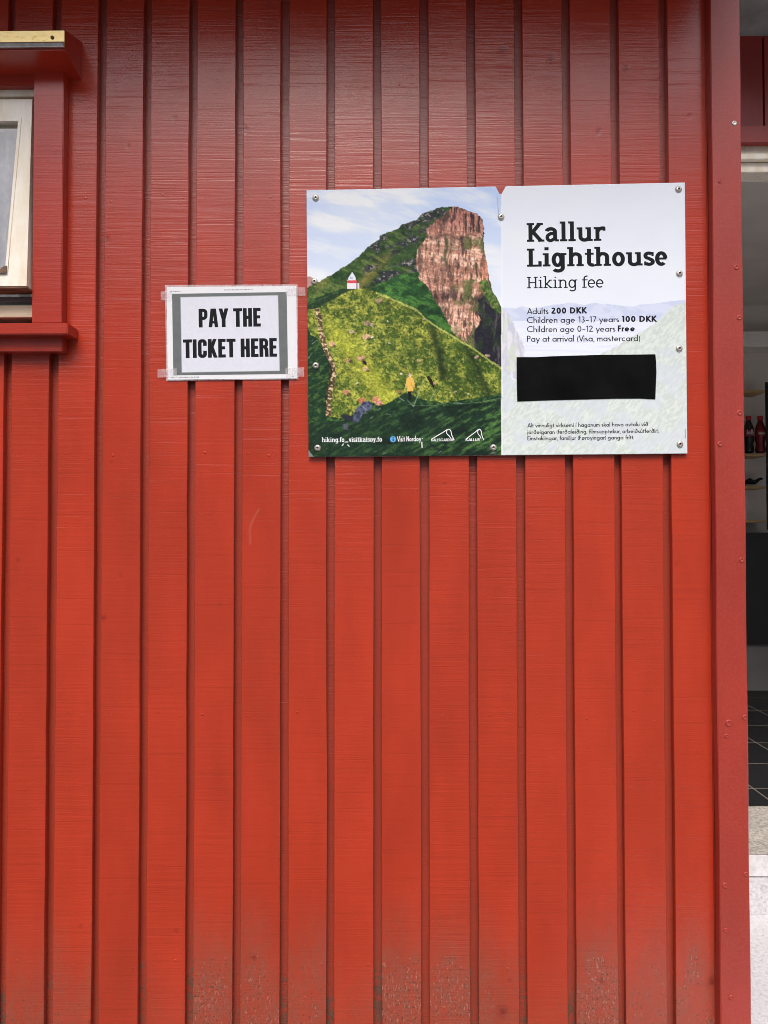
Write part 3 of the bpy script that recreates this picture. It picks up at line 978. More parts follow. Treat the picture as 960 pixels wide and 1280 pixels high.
def geo(ch, w, X=0.60):
    """geometric sans: returns (strokes, advance); a stroke is (points, width)"""
    h = w/2; r = (X-w)/2; c = X/2; A = 1.06
    S = lambda *p: (list(p), w)
    side = 0.10
    circ = lambda ox=0: (arc(ox+c, c, r, r, 0, 360, 28), w)
    if ch == ' ': return [], 0.34
    if ch in 'aá':
        return [circ(), S((X-h, 0), (X-h, X))], X+side
    if ch == 'b': return [circ(), S((h, 0), (h, A))], X+side
    if ch == 'd': return [circ(), S((X-h, 0), (X-h, A))], X+side
    if ch == 'p': return [circ(), S((h, -.30), (h, X))], X+side
    if ch == 'q': return [circ(), S((X-h, -.30), (X-h, X))], X+side
    if ch == 'o': return [circ()], X+side
    if ch == 'ø': return [circ(), (([(X*.05, -.02), (X*.95, X+.02)]), w*.8)], X+side
    if ch == 'ð': return [circ(), ([(X-h, c), (X-h-.02, .72), (X*.42, A)], w), ([(X*.30, .72), (X*.92, .96)], w*.8)], X+side
    if ch == 'c': return [(arc(c, c, r, r, 48, 312, 22), w)], X*.86+side
    if ch == 'e': return [(arc(c, c, r, r, 0, 318, 26), w), ([(h, c), (X-h*.6, c)], w*.72)], X+side
    if ch == 'g': return [circ(), (([(X-h, X), (X-h, -.06)]+arc(c, -.06, r, r*.85, 0, -150, 12)[1:]), w)], X+side
    if ch == 'y': return [S((0.02, X), (.27, .02)), S((.50, X), (.14, -.30))], .52+side*.6
    if ch == 'v': return [S((0.03, X), (.25, 0.02)), S((.47, X), (.25, 0.02))], .50+side*.6
    if ch == 'f': return [([(.16, 0), (.16, .84)]+arc(.32, .84, .16, .22-h*.5, 180, 80, 8)[1:], w), S((0, X-h), (.34, X-h))], .32+side*.4
    if ch == 't': return [S((.16, 0), (.16, .86)), S((0, X-h), (.33, X-h))], .33+side*.4
    if ch == 'h': return [S((h, 0), (h, A)), (arc(.25, X-.25+h*.0, .25-h, .25-h, 180, 0, 14)+[(.5-h, 0)], w)], .5+side
    if ch == 'n': return [S((h, 0), (h, X)), (arc(.25, X-.25, .25-h, .25-h, 180, 0, 14)+[(.5-h, 0)], w)], .5+side
    if ch in 'uú':
        s = [S((.5-h, 0), (.5-h, X)), ([(h, X)]+arc(.25, .25, .25-h, .25-h, 180, 360, 14), w)]
        if ch == 'ú': s.append(([(.22, X+.12), (.38, A)], w*.8))
        return s, .5+side
    if ch == 'm': return [S((h, 0), (h, X)), (arc(.22, X-.22, .22-h, .22-h, 180, 0, 12)+[(.44-h, 0)], w), (arc(.66-w, X-.22, .22-h, .22-h, 180, 0, 12)+[(.88-w-h, 0)], w)], .88-w+side
    if ch == 'r': return [S((h, 0), (h, X)), (arc(.26, X-.24, .26-h, .24-h, 180, 60, 10), w)], .32+side*.6
    if ch == 'i': return [S((h, 0), (h, X)), S((h, .80), (h, .80+w*1.1))], w+side
    if ch == 'í': return [S((h, 0), (h, X)), ([(h-.03, X+.14), (h+.13, A)], w*.8)], w+side
    if ch == 'j': return [S((h, -.28), (h, X)), S((h, .80), (h, .80+w*1.1))], w+side
    if ch == 'l': return [S((h, 0), (h, A))], w+side
    if ch == 'k': return [S((h, 0), (h, A)), S((h, .24), (.42, X)), S((.17, .34), (.46, 0))], .48+side*.5
    if ch == 's': return [(arc(.19, X-.165, .15-h*.3, .165-h, 50, 270, 12)+arc(.19, .165+h*.0, .16-h*.2, .165-h, 90, -140, 12)[1:], w)], .37+side
    if ch == 'A': return [S((.03, 0), (.36, 1.0)), S((.69, 0), (.36, 1.0)), S((.16, .30), (.56, .30))], .72+side*.4
    if ch == 'C': return [(arc(.5, .5, .5-h, .5-h, 48, 312, 28), w)], .80+side
    if ch == 'D': return [S((h, 0), (h, 1)), ([(h, 1-h), (.24, 1-h)]+arc(.24, .5, .46-h, .5-h, 90, -90, 20)+[(h, h)], w)], .70+side
    if ch == 'E': return [S((h, 0), (h, 1)), S((h, 1-h), (.46, 1-h)), S((h, .52), (.44, .52)), S((h, h), (.46, h))], .46+side
    if ch == 'F': return [S((h, 0), (h, 1)), S((h, 1-h), (.44, 1-h)), S((h, .52), (.42, .52))], .44+side
    if ch == 'G': return [(arc(.5, .5, .5-h, .5-h, 48, 330, 28), w), S((.52, .46), (.97, .46))], .98+side
    if ch == 'K': return [S((h, 0), (h, 1)), S((h*1.6, .46), (.54, 1)), S((h*1.6, .54), (.60, 0))], .62+side*.6
    if ch == 'L': return [S((h, 0), (h, 1)), S((h, h), (.42, h))], .42+side
    if ch == 'N': return [S((h, 0), (h, 1)), S((h, .98), (.62-h, .02)), S((.62-h, 0), (.62-h, 1))], .62+side
    if ch == 'P': return [S((h, 0), (h, 1)), ([(h, 1-h), (.24, 1-h)]+arc(.24, .72, .26-h, .28-h, 90, -90, 14)+[(h, .44+h)], w)], .50+side*.7
    if ch == 'R': return [S((h, 0), (h, 1)), ([(h, 1-h), (.26, 1-h)]+arc(.26, .72, .26-h, .28-h, 90, -90, 14)+[(h, .44+h)], w), S((.24, .46), (.54, 0))], .54+side*.7
    if ch == 'S': return [(arc(.24, .74, .22-h*.3, .26-h, 40, 270, 14)+arc(.24, .27, .24-h*.3, .27-h, 90, -145, 14)[1:], w)], .48+side
    if ch in 'UÚ': return [([(h, 1)]+arc(.29, .29, .29-h, .29-h, 180, 360, 16)+[(.58-h, 1)], w)], .58+side
    if ch in 'Ð': return [S((h, 0), (h, 1)), ([(h, 1-h), (.24, 1-h)]+arc(.24, .5, .46-h, .5-h, 90, -90, 20)+[(h, h)], w), S((-.06, .5), (.3, .5))], .70+side
    if ch == 'V': return [S((.02, 1), (.32, 0.01)), S((.62, 1), (.32, 0.01))], .62+side*.3
    if ch == 'J': return [([(.30-h, 1), (.30-h, .18)]+arc(.14, .18, .16-h, .18-h, 0, -140, 10)[1:], w)], .32+side
    if ch == '0': return [(arc(.28, .5, .28-h, .5-h, 0, 360, 30), w)], .56+side
    if ch == '1': return [S((.24, 0), (.24, 1)), S((.06, .86), (.24, 1-h*.5))], .24+h+side*1.2
    if ch == '2': return [(arc(.26, .72, .26-h, .28-h, 165, -35, 16)+[(.06, h)], w), S((.02, h), (.54, h))], .54+side
    if ch == '3': return [(arc(.24, .74, .22-h, .26-h, 150, -90, 14), w), (arc(.24, .26, .26-h, .27-h, 90, -150, 14), w)], .50+side
    if ch == '7': return [S((.02, 1-h), (.50, 1-h)), S((.48, 1-h), (.16, 0))], .50+side
    if ch == '(': return [(arc(.52, .36, .46, .72, 140, 220, 10), w*.9)], .22+side*.5
    if ch == ')': return [(arc(-.30, .36, .46, .72, 40, -40, 10), w*.9)], .20+side*.5
    if ch == ',': return [S((.10, .10), (.03, -.14))], .14+side*.6
    if ch == '.': return [S((h*1.1, 0), (h*1.1, w*1.2))], w*1.2+side*.6
    if ch == '–': return [S((.04, .34), (.46, .34))], .50+side*.6
    raise KeyError(ch)

def geo_bold(ch, w):
    return geo(ch, w, 0.66)

def slab(ch, w, X=0.735):
    h = w/2; sw = w*.60 if w > .12 else w*.80; sh = sw/2; A = 1.06
    ex = w*.42 if w > .12 else w*.95                       # serif overhang
    S = lambda *p: (list(p), w)
    def ser(x, y, l=1, r=1): return ([(x-h-ex*l, y), (x+h+ex*r, y)], sw)
    o = ex
    if ch == ' ': return [], .30
    if ch == 'K': x = o+h; return [S((x, 0), (x, 1)), ser(x, sh), ser(x, 1-sh), S((x+h*.4, .42), (x+.44, .97)), S((x+h*.9, .56), (x+.50, .03)), ser(x+.45, 1-sh, .8, .6), ser(x+.50, sh, .7, .7)], x+.50+h+ex+.02
    if ch == 'L': x = o+h; return [S((x, 0), (x, 1)), ser(x, sh), ser(x, 1-sh), ([(x, sh), (x+.47, sh)], sw), ([(x+.47-h*.6, 0), (x+.47-h*.6, .30)], w*.8)], x+.50+.04
    if ch == 'H': x = o+h; x2 = x+.48; return [S((x, 0), (x, 1)), S((x2, 0), (x2, 1)), ser(x, sh, 1, .8), ser(x, 1-sh, 1, .8), ser(x2, sh, .8, 1), ser(x2, 1-sh, .8, 1), ([(x, .5), (x2, .5)], sw)], x2+h+ex+.06
    if ch == 'a':
        xs = .46
        return [([(.07, .55)]+arc(.26, X-.22, .20-h*.0, .22-sh, 150, 20, 10)+[(xs, .50), (xs, .13), (xs+.02, sh)], w), ([(xs+.0, sh), (xs+h+ex*1.1, sh)], sw),
                ([(xs, .43), (.26, .43)]+arc(.24, .22, .24-h, .21-sh*.7, 95, 290, 14)[1:]+[(xs-.02, .16)], w*.9)], xs+h+ex+.05
    if ch == 'l': x = o+h; return [S((x, 0), (x, A)), ser(x, sh), ser(x, A-sh, 1, -.5)], x+h+ex+.05
    if ch == 'i': x = o+h; return [S((x, 0), (x, X)), ser(x, sh), ser(x, X-sh, 1, -.5), S((x, .90), (x, .90+w*.9))], x+h+ex+.05
    if ch == 'h': x = o+h; x2 = x+.40; return [S((x, 0), (x, A)), ser(x, sh, 1, .8), ser(x, A-sh, 1, -.5), (arc((x+x2)/2+.01, X-.24, .19, .24-sh, 170, 0, 12)+[(x2, 0)], w), ser(x2, sh, .8, 1)], x2+h+ex+.05
    if ch == 'n': x = o+h; x2 = x+.40; return [S((x, 0), (x, X)), ser(x, sh, 1, .8), ser(x, X-sh, 1, -.5), (arc((x+x2)/2+.01, X-.24, .19, .24-sh, 170, 0, 12)+[(x2, 0)], w), ser(x2, sh, .8, 1)], x2+h+ex+.05
    if ch == 'u': x = o+h; x2 = x+.40; return [([(x, X)]+arc((x+x2)/2-.01, .22, .19, .22-sh, 180, 345, 12), w), ser(x, X-sh, 1, -.5), S((x2, 0), (x2, X)), ser(x2, X-sh, .9, -.5), ser(x2, sh, -.5, 1)], x2+h+ex+.05
    if ch == 'r': x = o+h; return [S((x, 0), (x, X)), ser(x, sh, 1, 1.1), ser(x, X-sh, 1, -.5), (arc(x+.25, X-.27, .24, .27-sh, 175, 70, 9), w), ([(x+.34-h*.3, X), (x+.34-h*.3, X-.20)], w*.7)], x+.36+.05
    if ch == 'g':
        c = .27; r = c-h; xs = .50
        return [(arc(c, X/2, r, X/2-sh, 0, 360, 26), w), ([(xs, X), (xs, -.08)]+arc(c+.02, -.08, xs-c-.02, .20-sh*.5, 0, -150, 12)[1:], w), ([(xs, X-sh), (xs+h+ex, X-sh)], sw)], xs+h+ex+.03
    if ch == 't': x = .19; return [([(x, .95), (x, .20)]+arc(x+.15, .20, .15, .20-sh, 180, 300, 8)[1:], w), ([(0, X-sh), (.40, X-sh)], sw)], .43
    if ch == 'o': return [(arc(.29, X/2, .29-h, X/2-sh, 0, 360, 28), w)], .58+.05
    if ch == 's': return [(arc(.23, X-.20, .20-h*.5, .20-sh, 35, 265, 14)+arc(.24, .20, .22-h*.5, .20-sh, 88, -150, 14)[1:], w*.95), ([(.40, X), (.40, X-.22)], w*.55), ([(.07, 0), (.07, .22)], w*.55)], .46+.05
    if ch == 'e': return [(arc(.28, X/2, .28-h, X/2-sh, 0, 312, 26), w), ([(h, X/2), (.54-h*.3, X/2)], sw)], .55+.05
    if ch == 'f': x = .17; return [([(x, 0), (x, .84)]+arc(x+.18, .84, .18, .22-sh, 180, 70, 8)[1:], w), ([(0, X-sh), (.42, X-sh)], sw), ser(x, sh, 1, 1.2)], .42
    if ch == 'k': x = o+h; return [S((x, 0), (x, A)), ser(x, sh), ser(x, A-sh, 1, -.5), S((x+h*.5, .30), (x+.34, X-.04)), S((x+h, .40), (x+.40, .03)), ser(x+.36, X-sh, .7, .5), ser(x+.40, sh, .6, .6)], x+.40+h+ex*.7+.04
    if ch == 'v': return [S((.12, X), (.29, .02)), S((.46, X), (.29, .02)), ser(.12, X-sh, .8, .8), ser(.46, X-sh, .8, .8)], .60
    if ch == 'y': return [S((.12, X), (.31, .03)), S((.48, X), (.20, -.28)), ser(.12, X-sh, .8, .8), ser(.48, X-sh, .8, .8), ([(.06, -.28+sh), (.24, -.28+sh)], sw)], .62
    if ch == '.': return [S((h*1.2, 0), (h*1.2, w*1.1))], w*1.4+.05
    if ch == '_': return [([(0, -.06), (.46, -.06)], w*.8)], .50
    raise KeyError(ch)

def poster(ch, w=.20, W_=.46):
    """heavy condensed capitals"""
    h = w/2; b = w*.86; bh = b/2
    S = lambda *p: (list(p), w)
    def rr(x0, x1, y0, y1, rad, a, bnd):   # rounded corner helper
        return None
    x0, x1 = h, W_-h
    rad = .13
    if ch == ' ': return [], .22
    if ch == 'T': return [S((W_/2, 0), (W_/2, 1)), ([(0, 1-bh), (W_, 1-bh)], b)], W_+.035
    if ch == 'I': return [S((h, 0), (h, 1))], w+.06
    if ch == 'H': return [S((x0, 0), (x0, 1)), S((x1, 0), (x1, 1)), ([(x0, .5), (x1, .5)], b)], W_+.06
    if ch == 'E': e = .38; return [S((x0, 0), (x0, 1)), ([(x0, 1-bh), (e, 1-bh)], b), ([(x0, .52), (e-.03, .52)], b), ([(x0, bh), (e, bh)], b)], e+.045
    if ch == 'P': return [S((x0, 0), (x0, 1)), ([(x0, 1-bh)]+[(x1-rad, 1-bh)]+arc(x1-rad, 1-bh-rad, rad, rad, 90, 0, 6)[1:]+arc(x1-rad, .40+bh+rad, rad, rad, 0, -90, 6)+[(x0, .40+bh)], b*1.02)], W_+.035
    if ch == 'R': return [S((x0, 0), (x0, 1)), ([(x0, 1-bh)]+[(x1-rad, 1-bh)]+arc(x1-rad, 1-bh-rad, rad, rad, 90, 0, 6)[1:]+arc(x1-rad, .46+bh+rad, rad, rad, 0, -90, 6)+[(x0, .46+bh)], b), ([(x1-.07, .52), (x1-.005, .40), (x1, .30), (x1+.01, 0)], w*.95)], W_+.045
    if ch == 'C': return [([(x1, .64), (x1, 1-bh-rad)]+arc(x1-rad, 1-bh-rad, rad, rad, 0, 90, 6)+arc(x0+rad, 1-bh-rad, rad, rad, 90, 180, 6)+arc(x0+rad, bh+rad, rad, rad, 180, 270, 6)+arc(x1-rad, bh+rad, rad, rad, 270, 360, 6)+[(x1, .38)], w*.96)], W_+.05
    if ch == 'A': return [([(h*.86, -.1), (.215, 1.1)], w*.92), ([(.50-h*.86, -.1), (.285, 1.1)], w*.92), ([(.12, .27), (.38, .27)], b*.8)], .50+.02
    if ch == 'Y': return [([(h*.75, 1.1), (.25, .40)], w*.95), ([(.50-h*.75, 1.1), (.25, .40)], w*.95), S((.25, 0), (.25, .48))], .50+.02
    if ch == 'K': return [S((x0, 0), (x0, 1)), ([(x0+.03, .38), (.47-h*.8, 1.1)], w*.9), ([(x0+.08, .62), (.50-h*.8, -.1)], w*.95)], .50+.02
    raise KeyError(ch)

def clip_y(poly, lo, hi):
    for yv, keep in ((lo, lambda q: q[1] >= lo), (hi, lambda q: q[1] <= hi)):
        outp = []
        for i in range(len(poly)):
            a, b = poly[i], poly[(i+1) % len(poly)]
            ka, kb = keep(a), keep(b)
            if ka: outp.append(a)
            if ka != kb:
                t = (yv-a[1])/(b[1]-a[1])
                outp.append((a[0]+t*(b[0]-a[0]), yv))
        poly = outp
        if len(poly) < 3: return []
    return poly

def ribbon(pts, w):
    """quads of constant width along a polyline, mitred"""
    P = [np.array(p, float) for p in pts]
    n = len(P)
    closed = n > 3 and np.hypot(*(P[0]-P[-1])) < 1e-6
    L = []; R = []
    for i in range(n):
        if closed:
            a = P[i-1] if i > 0 else P[n-2]; b = P[(i+1)] if i < n-1 else P[1]
        else:
            a = P[max(0, i-1)]; b = P[min(n-1, i+1)]
        d0 = P[i]-a; d1 = b-P[i]
        if np.hypot(*d0) < 1e-9: d0 = d1
        if np.hypot(*d1) < 1e-9: d1 = d0
        d0 = d0/np.hypot(*d0); d1 = d1/np.hypot(*d1)
        n0 = np.array((-d0[1], d0[0])); n1 = np.array((-d1[1], d1[0]))
        mdir = n0+n1; ln = np.hypot(*mdir)
        mdir = n0 if ln < 1e-6 else mdir/ln
        k = 1/max(0.5, mdir@n0)
        L.append(P[i]+mdir*k*w/2); R.append(P[i]-mdir*k*w/2)
    return [[tuple(L[i]), tuple(L[i+1]), tuple(R[i+1]), tuple(R[i])] for i in range(n-1)]

def layout(text, font, w, runs=None, track=0.0):
    """list of polygons (glyph units) with a layer number; text may be [(string, weight), ...]"""
    polys = []; x = 0.0; layer = 0
    for s, ww in (text if isinstance(text, list) else [(text, w)]):
        for ch in s:
            st, adv = font(ch, ww)
            for q, (pts, sw) in enumerate(st):
                for poly in ribbon([(px+x, py) for px, py in pts], sw):
                    if font is poster: poly = clip_y(poly, 0, 1)
                    if len(poly) >= 3: polys.append((poly, q))
            x += adv+track
    xs = [p[0] for poly, _ in polys for p in poly]
    return polys, min(xs), max(xs)

def lettering(bm, text, font, w, u0, v0, u1, v1, cap, y, slant=0.0, track=0.0):
    """writes text between the photo points (u0,v0)-(u1,v1) of its baseline on the plane y"""
    polys, a, b = layout(text, font, w, track=track)
    ln = math.hypot(u1-u0, v1-v0); ex, ey = (u1-u0)/ln, (v1-v0)/ln
    k = ln/(b-a)
    for poly, q in polys:
        vs = []
        for gx, gy in poly:
            s = (gx-a)*k+gy*cap*slant; t = gy*cap
            vs.append(bm.verts.new(at(u0+ex*s+ey*t, v0+ey*s-ex*t, y-q*0.00002)))
        try: bm.faces.new(vs)
        except ValueError: pass

def face_camera(bm):
    for f in bm.faces:
        f.normal_update()
        if f.normal.y > 0: f.normal_flip()

def print_obj(name, bm, mat, parent):
    face_camera(bm)
    o = bmobj(name, bm, mat, None, fix=False)
    under(o, parent)
    return o

def disc(bm, u, v, r, y, n=24, ry=None):
    bm.faces.new([bm.verts.new(at(u+r*math.cos(2*math.pi*k/n), v+(ry or r)*math.sin(2*math.pi*k/n), y)) for k in range(n)])

def flat(bm, pts, y):
    bm.faces.new([bm.verts.new(at(u, v, y)) for u, v in pts])

def line(bm, pts, w, y):
    for poly in ribbon(pts, w):
        flat(bm, poly, y)

# ------------------------------------------------------------------ the information board
TL, TR, BR, BL = (383.1, 238.0), (856.0, 228.2), (859.2, 567.0), (385.7, 571.2)
YSIGN = -0.0088
sign = empty('information_board', at(620, 571, 0))
tag(sign, 'wide printed board with mountain photo and hiking fee prices, screwed to the red wall', 'sign')

def inpoly(u, v, pts):
    inside = np.zeros(u.shape, bool)
    n = len(pts)
    for i in range(n):
        x1, y1 = pts[i]; x2, y2 = pts[(i+1) % n]
        if y1 == y2: continue
        cnd = (y1 > v) != (y2 > v)
        inside ^= cnd & (u < (x2-x1)*(v-y1)/(y2-y1)+x1)
    return inside

def paint(u, v):
    C = np.zeros(u.shape+(3,))
    mix = lambda a, b, t: a*(1-t[..., None])+np.asarray(b, float)*t[..., None]
    def put(mask, col):
        m_ = mask.astype(float)[..., None]
        C[:] = C*(1-m_)+np.asarray(col, float)*m_
    col = lambda *c: np.ones(u.shape+(3,))*np.array(c, float)
    # soft wobble so that outlines look natural
    du = 3.2*(fbm(u, v, 6, 6, 1, 4)-0.5); dv = 3.2*(fbm(u, v, 6, 6, 2, 4)-0.5)
    uw, vw = u+du, v+dv
    # ---- sky with thin slanting cloud
    t = np.clip((v-235)/150, 0, 1)
    k = sstep(0.35, 0.75, fbm(u*0.96+v*0.35, v*0.9-u*0.22, 70, 16, 3, 5))
    s = mix(col(186, 207, 242), (226, 233, 246), t)
    s = mix(s, (236, 240, 250), np.clip(k*0.85+0.5*np.exp(-((u-450)/60)**2-((v-262)/28)**2), 0, 1))
    put(np.ones(u.shape), s)
    put(inpoly(uw, vw, [(380, 347), (388, 346), (398, 352), (402, 362), (384, 372)]), (185, 145, 140))
    # ---- dark mountain
    sky_line = [(380, 361), (395, 354.5), (423, 338), (448, 321.5), (458.5, 309.5), (473.5, 300), (475, 294.5), (485.6, 290), (499, 285), (502, 281), (521, 275.5), (527.6, 267.5), (546.6, 260.2), (567, 257.4), (577.7, 260), (596.7, 267.4), (603.5, 274), (603.5, 288), (604.8, 309), (609, 328), (611.6, 350), (618.4, 371.7), (627, 388), (627, 575), (380, 575)]
    top = np.interp(u, [p[0] for p in sky_line[:15]], [p[1] for p in sky_line[:15]])
    dpt = v-top
    g1 = fbm(u+v*0.8, v-u*0.55, 26, 7, 5, 5); g2 = fbm(u, v, 3.2, 2.6, 6, 3)
    M = mix(col(44, 70, 36), (84, 102, 52), sstep(0.40, 0.68, g1))
    M = mix(M, (116, 108, 56), sstep(0.45, 0.8, fbm(u, v, 30, 18, 8, 3))*0.75*np.clip((440-u)/40+0.4, 0, 1))
    M = mix(M, (122, 112, 58), np.exp(-((u-470+(v-335)*0.9)/9)**2)*sstep(300, 335, v)*0.8)
    # rock ledges, speckled with pale stone
    for c0, wd in ((7, 7), (25, 6), (50, 6), (66, 6)):
        band = np.exp(-((dpt-c0-7*(vnoise(u, v, 25, 50, 12+int(c0))-0.5))/wd)**2)*sstep(0.40, 0.56, fbm(u, v, 16, 7, 14+int(c0), 3))*sstep(446, 470, u)
        M = mix(M, (46, 48, 55), np.clip(band*1.5, 0, 0.95))
        spk = (g2 > 0.60)*np.clip(band*1.3, 0, 1)
        M = mix(M, (150, 142, 138), spk*0.75)
    M = mix(M, (24, 42, 26), sstep(0.54, 0.70, fbm(u+v*.4, v-u*.35, 12, 6, 18, 4))*0.6)
    put(inpoly(uw, vw, sky_line), M)
    # green gully below
    G = mix(col(36, 72, 38), (66, 108, 50), sstep(0.38, 0.62, fbm(u+v*.6, v-u*.4, 20, 6, 20, 4)))
    G = mix(G, (24, 52, 30), sstep(0.5, 0.68, fbm(u, v, 14, 8, 24, 3))*0.8)
    put(inpoly(uw, vw, [(462, 362), (480, 352), (500, 344), (524, 340), (535, 360), (548, 378), (560, 402), (570, 422), (500, 392)]), G)
    # ---- pink cliff
    cl = [(556, 268), (546, 276), (534.5, 286), (532, 298), (522, 312), (519.5, 324), (523.6, 347), (531, 356), (542, 372), (558, 398), (568.5, 419), (584, 430), (605, 446), (630, 462), (630, 392), (618, 372), (612, 350), (609, 328), (605, 309), (604, 288), (603.5, 274), (596.7, 267), (578, 260), (567, 257)]
    streak = fbm(u, v, 3.2, 15, 30, 4); lay = fbm(u+v*.1, v-u*.12, 46, 4.5, 33, 4); f2 = fbm(u, v, 2.2, 3.4, 36, 3)
    K = mix(col(212, 168, 146), (162, 118, 100), sstep(0.38, 0.62, lay))
    col_ = fbm(u+0.12*v, v, 2.0, 22, 130, 3)
    K = mix(K, (120, 84, 72), sstep(0.52, 0.64, col_)*0.75)
    K = mix(K, (228, 196, 174), sstep(0.56, 0.72, f2)*0.5*sstep(575, 540, u))
    K = mix(K, (146, 92, 84), sstep(300, 272, v)*0.75)
    K = mix(K, (66, 50, 48), sstep(0.54, 0.66, streak)*(0.35+0.55*sstep(548, 590, u)+0.3*sstep(296, 275, v)))
    K = mix(K, (66, 52, 46), sstep(0.60, 0.72, fbm(u, v, 4, 9, 39, 3))*0.6)
    K = mix(K, (84, 90, 54), sstep(0.46, 0.62, fbm(u, v, 11, 18, 42, 4))*sstep(556, 584, u)*sstep(282, 306, v)*0.9)
    K = mix(K, (52, 60, 40), np.exp(-((u-557.5-1.5*np.sin(v*.21))/2.2)**2)*sstep(288, 300, v)*sstep(338, 326, v)*0.8)
    K = mix(K, (196, 126, 96), np.exp(-((u-606)/5)**2)*sstep(310, 330, v)*0.6)
    K = mix(K, (60, 48, 48), np.exp(-((v-371-(u-560)*.02)/6)**2)*sstep(0.40, 0.54, streak)*0.85)
    K = mix(K, (74, 56, 52), np.exp(-((v-296-3*np.sin(u*.2))/2.0)**2)*0.5)
    put(inpoly(u+du*1.6, v+dv*1.6, cl), K)
    D = mix(col(34, 33, 42), (92, 84, 84), sstep(0.56, 0.74, streak)*0.7)
    D = mix(D, (40, 60, 36), sstep(0.52, 0.7, fbm(u, v, 10, 16, 44, 3))*0.6)
    put(inpoly(u+du*2.2, v+dv*2.2, [(597, 374), (608, 366), (618, 380), (628, 392), (628, 462), (612, 452), (594, 436), (592, 420), (600, 400)]), D)
    put(inpoly(u+du*1.5, v+dv*1.5, [(599, 352), (606, 347), (613, 358), (621, 374), (628, 388), (628, 394), (618, 387), (608, 376)]), mix(col(54, 82, 38), (98, 112, 60), sstep(.4, .6, f2)))
    # ---- lit front hill
    fh = [(380, 390), (396, 382), (420, 372), (434, 362.5), (450, 360.5), (460, 361), (472, 366), (486, 371), (500, 377), (522, 387), (532, 398), (548, 409), (563, 417.5), (584.6, 430), (602, 442), (614, 451), (630, 462), (630, 575), (380, 575)]
    c1 = fbm(u, v, 7, 6, 50, 5); c2 = fbm(u+v*.5, v-u*.5, 2.6, 2.2, 54, 3); c3 = fbm(u, v, 34, 30, 57, 3)
    H = mix(col(78, 97, 40), (142, 146, 62), sstep(0.36, 0.62, c1))
    H = mix(H, (56, 76, 32), sstep(0.44, 0.66, c3)*0.75*sstep(450, 540, u)+0.22*sstep(500, 620, u))
    H = mix(H, (40, 58, 24), sstep(0.48, 0.66, c2)*0.62)
    H = mix(H, (196, 190, 92), sstep(0.60, 0.74, fbm(u, v, 3, 2.6, 59, 3))*0.45)
    lit = np.exp(-((u-410-(v-400)*0.75)/17)**2)*sstep(385, 420, v)
    H = mix(H, (172, 172, 60), np.clip(lit, 0, 1)*0.6)
    for x0, y0, x1, y1, wd, st in ((540, 408, 556, 470, 4.5, .8), (551, 440, 553, 474, 4, .7), (590, 445, 612, 492, 3.5, .75), (596, 470, 608, 492, 4, .5), (572, 420, 590, 447, 2.5, .5)):
        tt = np.clip(((u-x0)*(x1-x0)+(v-y0)*(y1-y0))/((x1-x0)**2+(y1-y0)**2), 0, 1)
        d = np.hypot(u-x0-tt*(x1-x0)+du*1.5, v-y0-tt*(y1-y0)+dv)
        H = mix(H, (34, 46, 26), np.exp(-(d/wd)**2)*st)
    put(inpoly(uw, vw, fh), H)
    ridge_u = [p[0] for p in fh[:17]]; ridge_v = [p[1] for p in fh[:17]]
    put(((np.abs(v-np.interp(u, ridge_u, ridge_v)-1.2-dv) < 1.3) & (u > 470))*0.7, (168, 172, 92))
    # shadow under the lighthouse and at the left edge
    SG = mix(col(28, 52, 34), (62, 88, 46), sstep(0.5, 0.72, fbm(u-v*.6, v+u*.5, 9, 3.2, 61, 4)))
    put(inpoly(uw, vw, [(380, 383), (392, 374), (412, 366), (428, 361), (440, 362), (428, 368), (410, 378), (398, 385), (384, 388)])*0.9, SG)
    put(inpoly(uw, vw, [(380, 400), (388, 418), (397, 422), (403, 432), (412, 452), (411, 470), (408, 490), (410, 520), (430, 524), (446, 517), (452, 505), (466, 503), (476, 508), (492, 500), (503, 493), (509, 491), (520, 497), (532, 500.5), (553, 503), (570, 501), (586, 499.5), (606, 495), (630, 491), (630, 580), (380, 580)]), SG)
    FG = fbm(u-v*.9, v+u*.55, 16, 3.4, 64, 5)
    SG2 = mix(col(28, 46, 34), (66, 98, 52), sstep(0.44, 0.70, FG)*(0.45+0.55*sstep(480, 600, u)))
    SG2 = mix(SG2, (18, 30, 26), sstep(0.5, 0.7, fbm(u, v, 30, 14, 68, 3))*0.7)
    put(inpoly(u, v, [(380, 528), (430, 526), (470, 514), (520, 505), (560, 508), (600, 504), (630, 500), (630, 580), (380, 580)]), SG2)
    put(((np.abs(v-np.interp(u, [515, 545, 560, 575, 600, 630], [507, 507, 503, 505, 503, 497])-dv*.4) < 0.5) & (u > 515))*0.45, (120, 140, 110))
    # stone wall running down the left
    wl_v = [386, 398, 412, 425, 438, 450, 462, 475, 490, 505, 516]; wl_u = [396, 399.5, 400, 404, 408, 413.5, 417, 416, 413, 410, 411]
    d = u-np.interp(v, wl_v, wl_u)+du*1.4
    st = (np.abs(d) < 2.8) & (v > 385) & (v < 520)
    sn = fbm(u, v, 2.4, 2.0, 70, 2)
    put(st*1.0, mix(mix(col(112, 90, 66), (190, 164, 132), sstep(.5, .62, sn)), (40, 34, 30), sstep(.56, .42, sn)*0.45))
    put((np.abs(d+3.6) < 1.8)*(v > 455)*(v < 500)*0.7, (24, 26, 24))
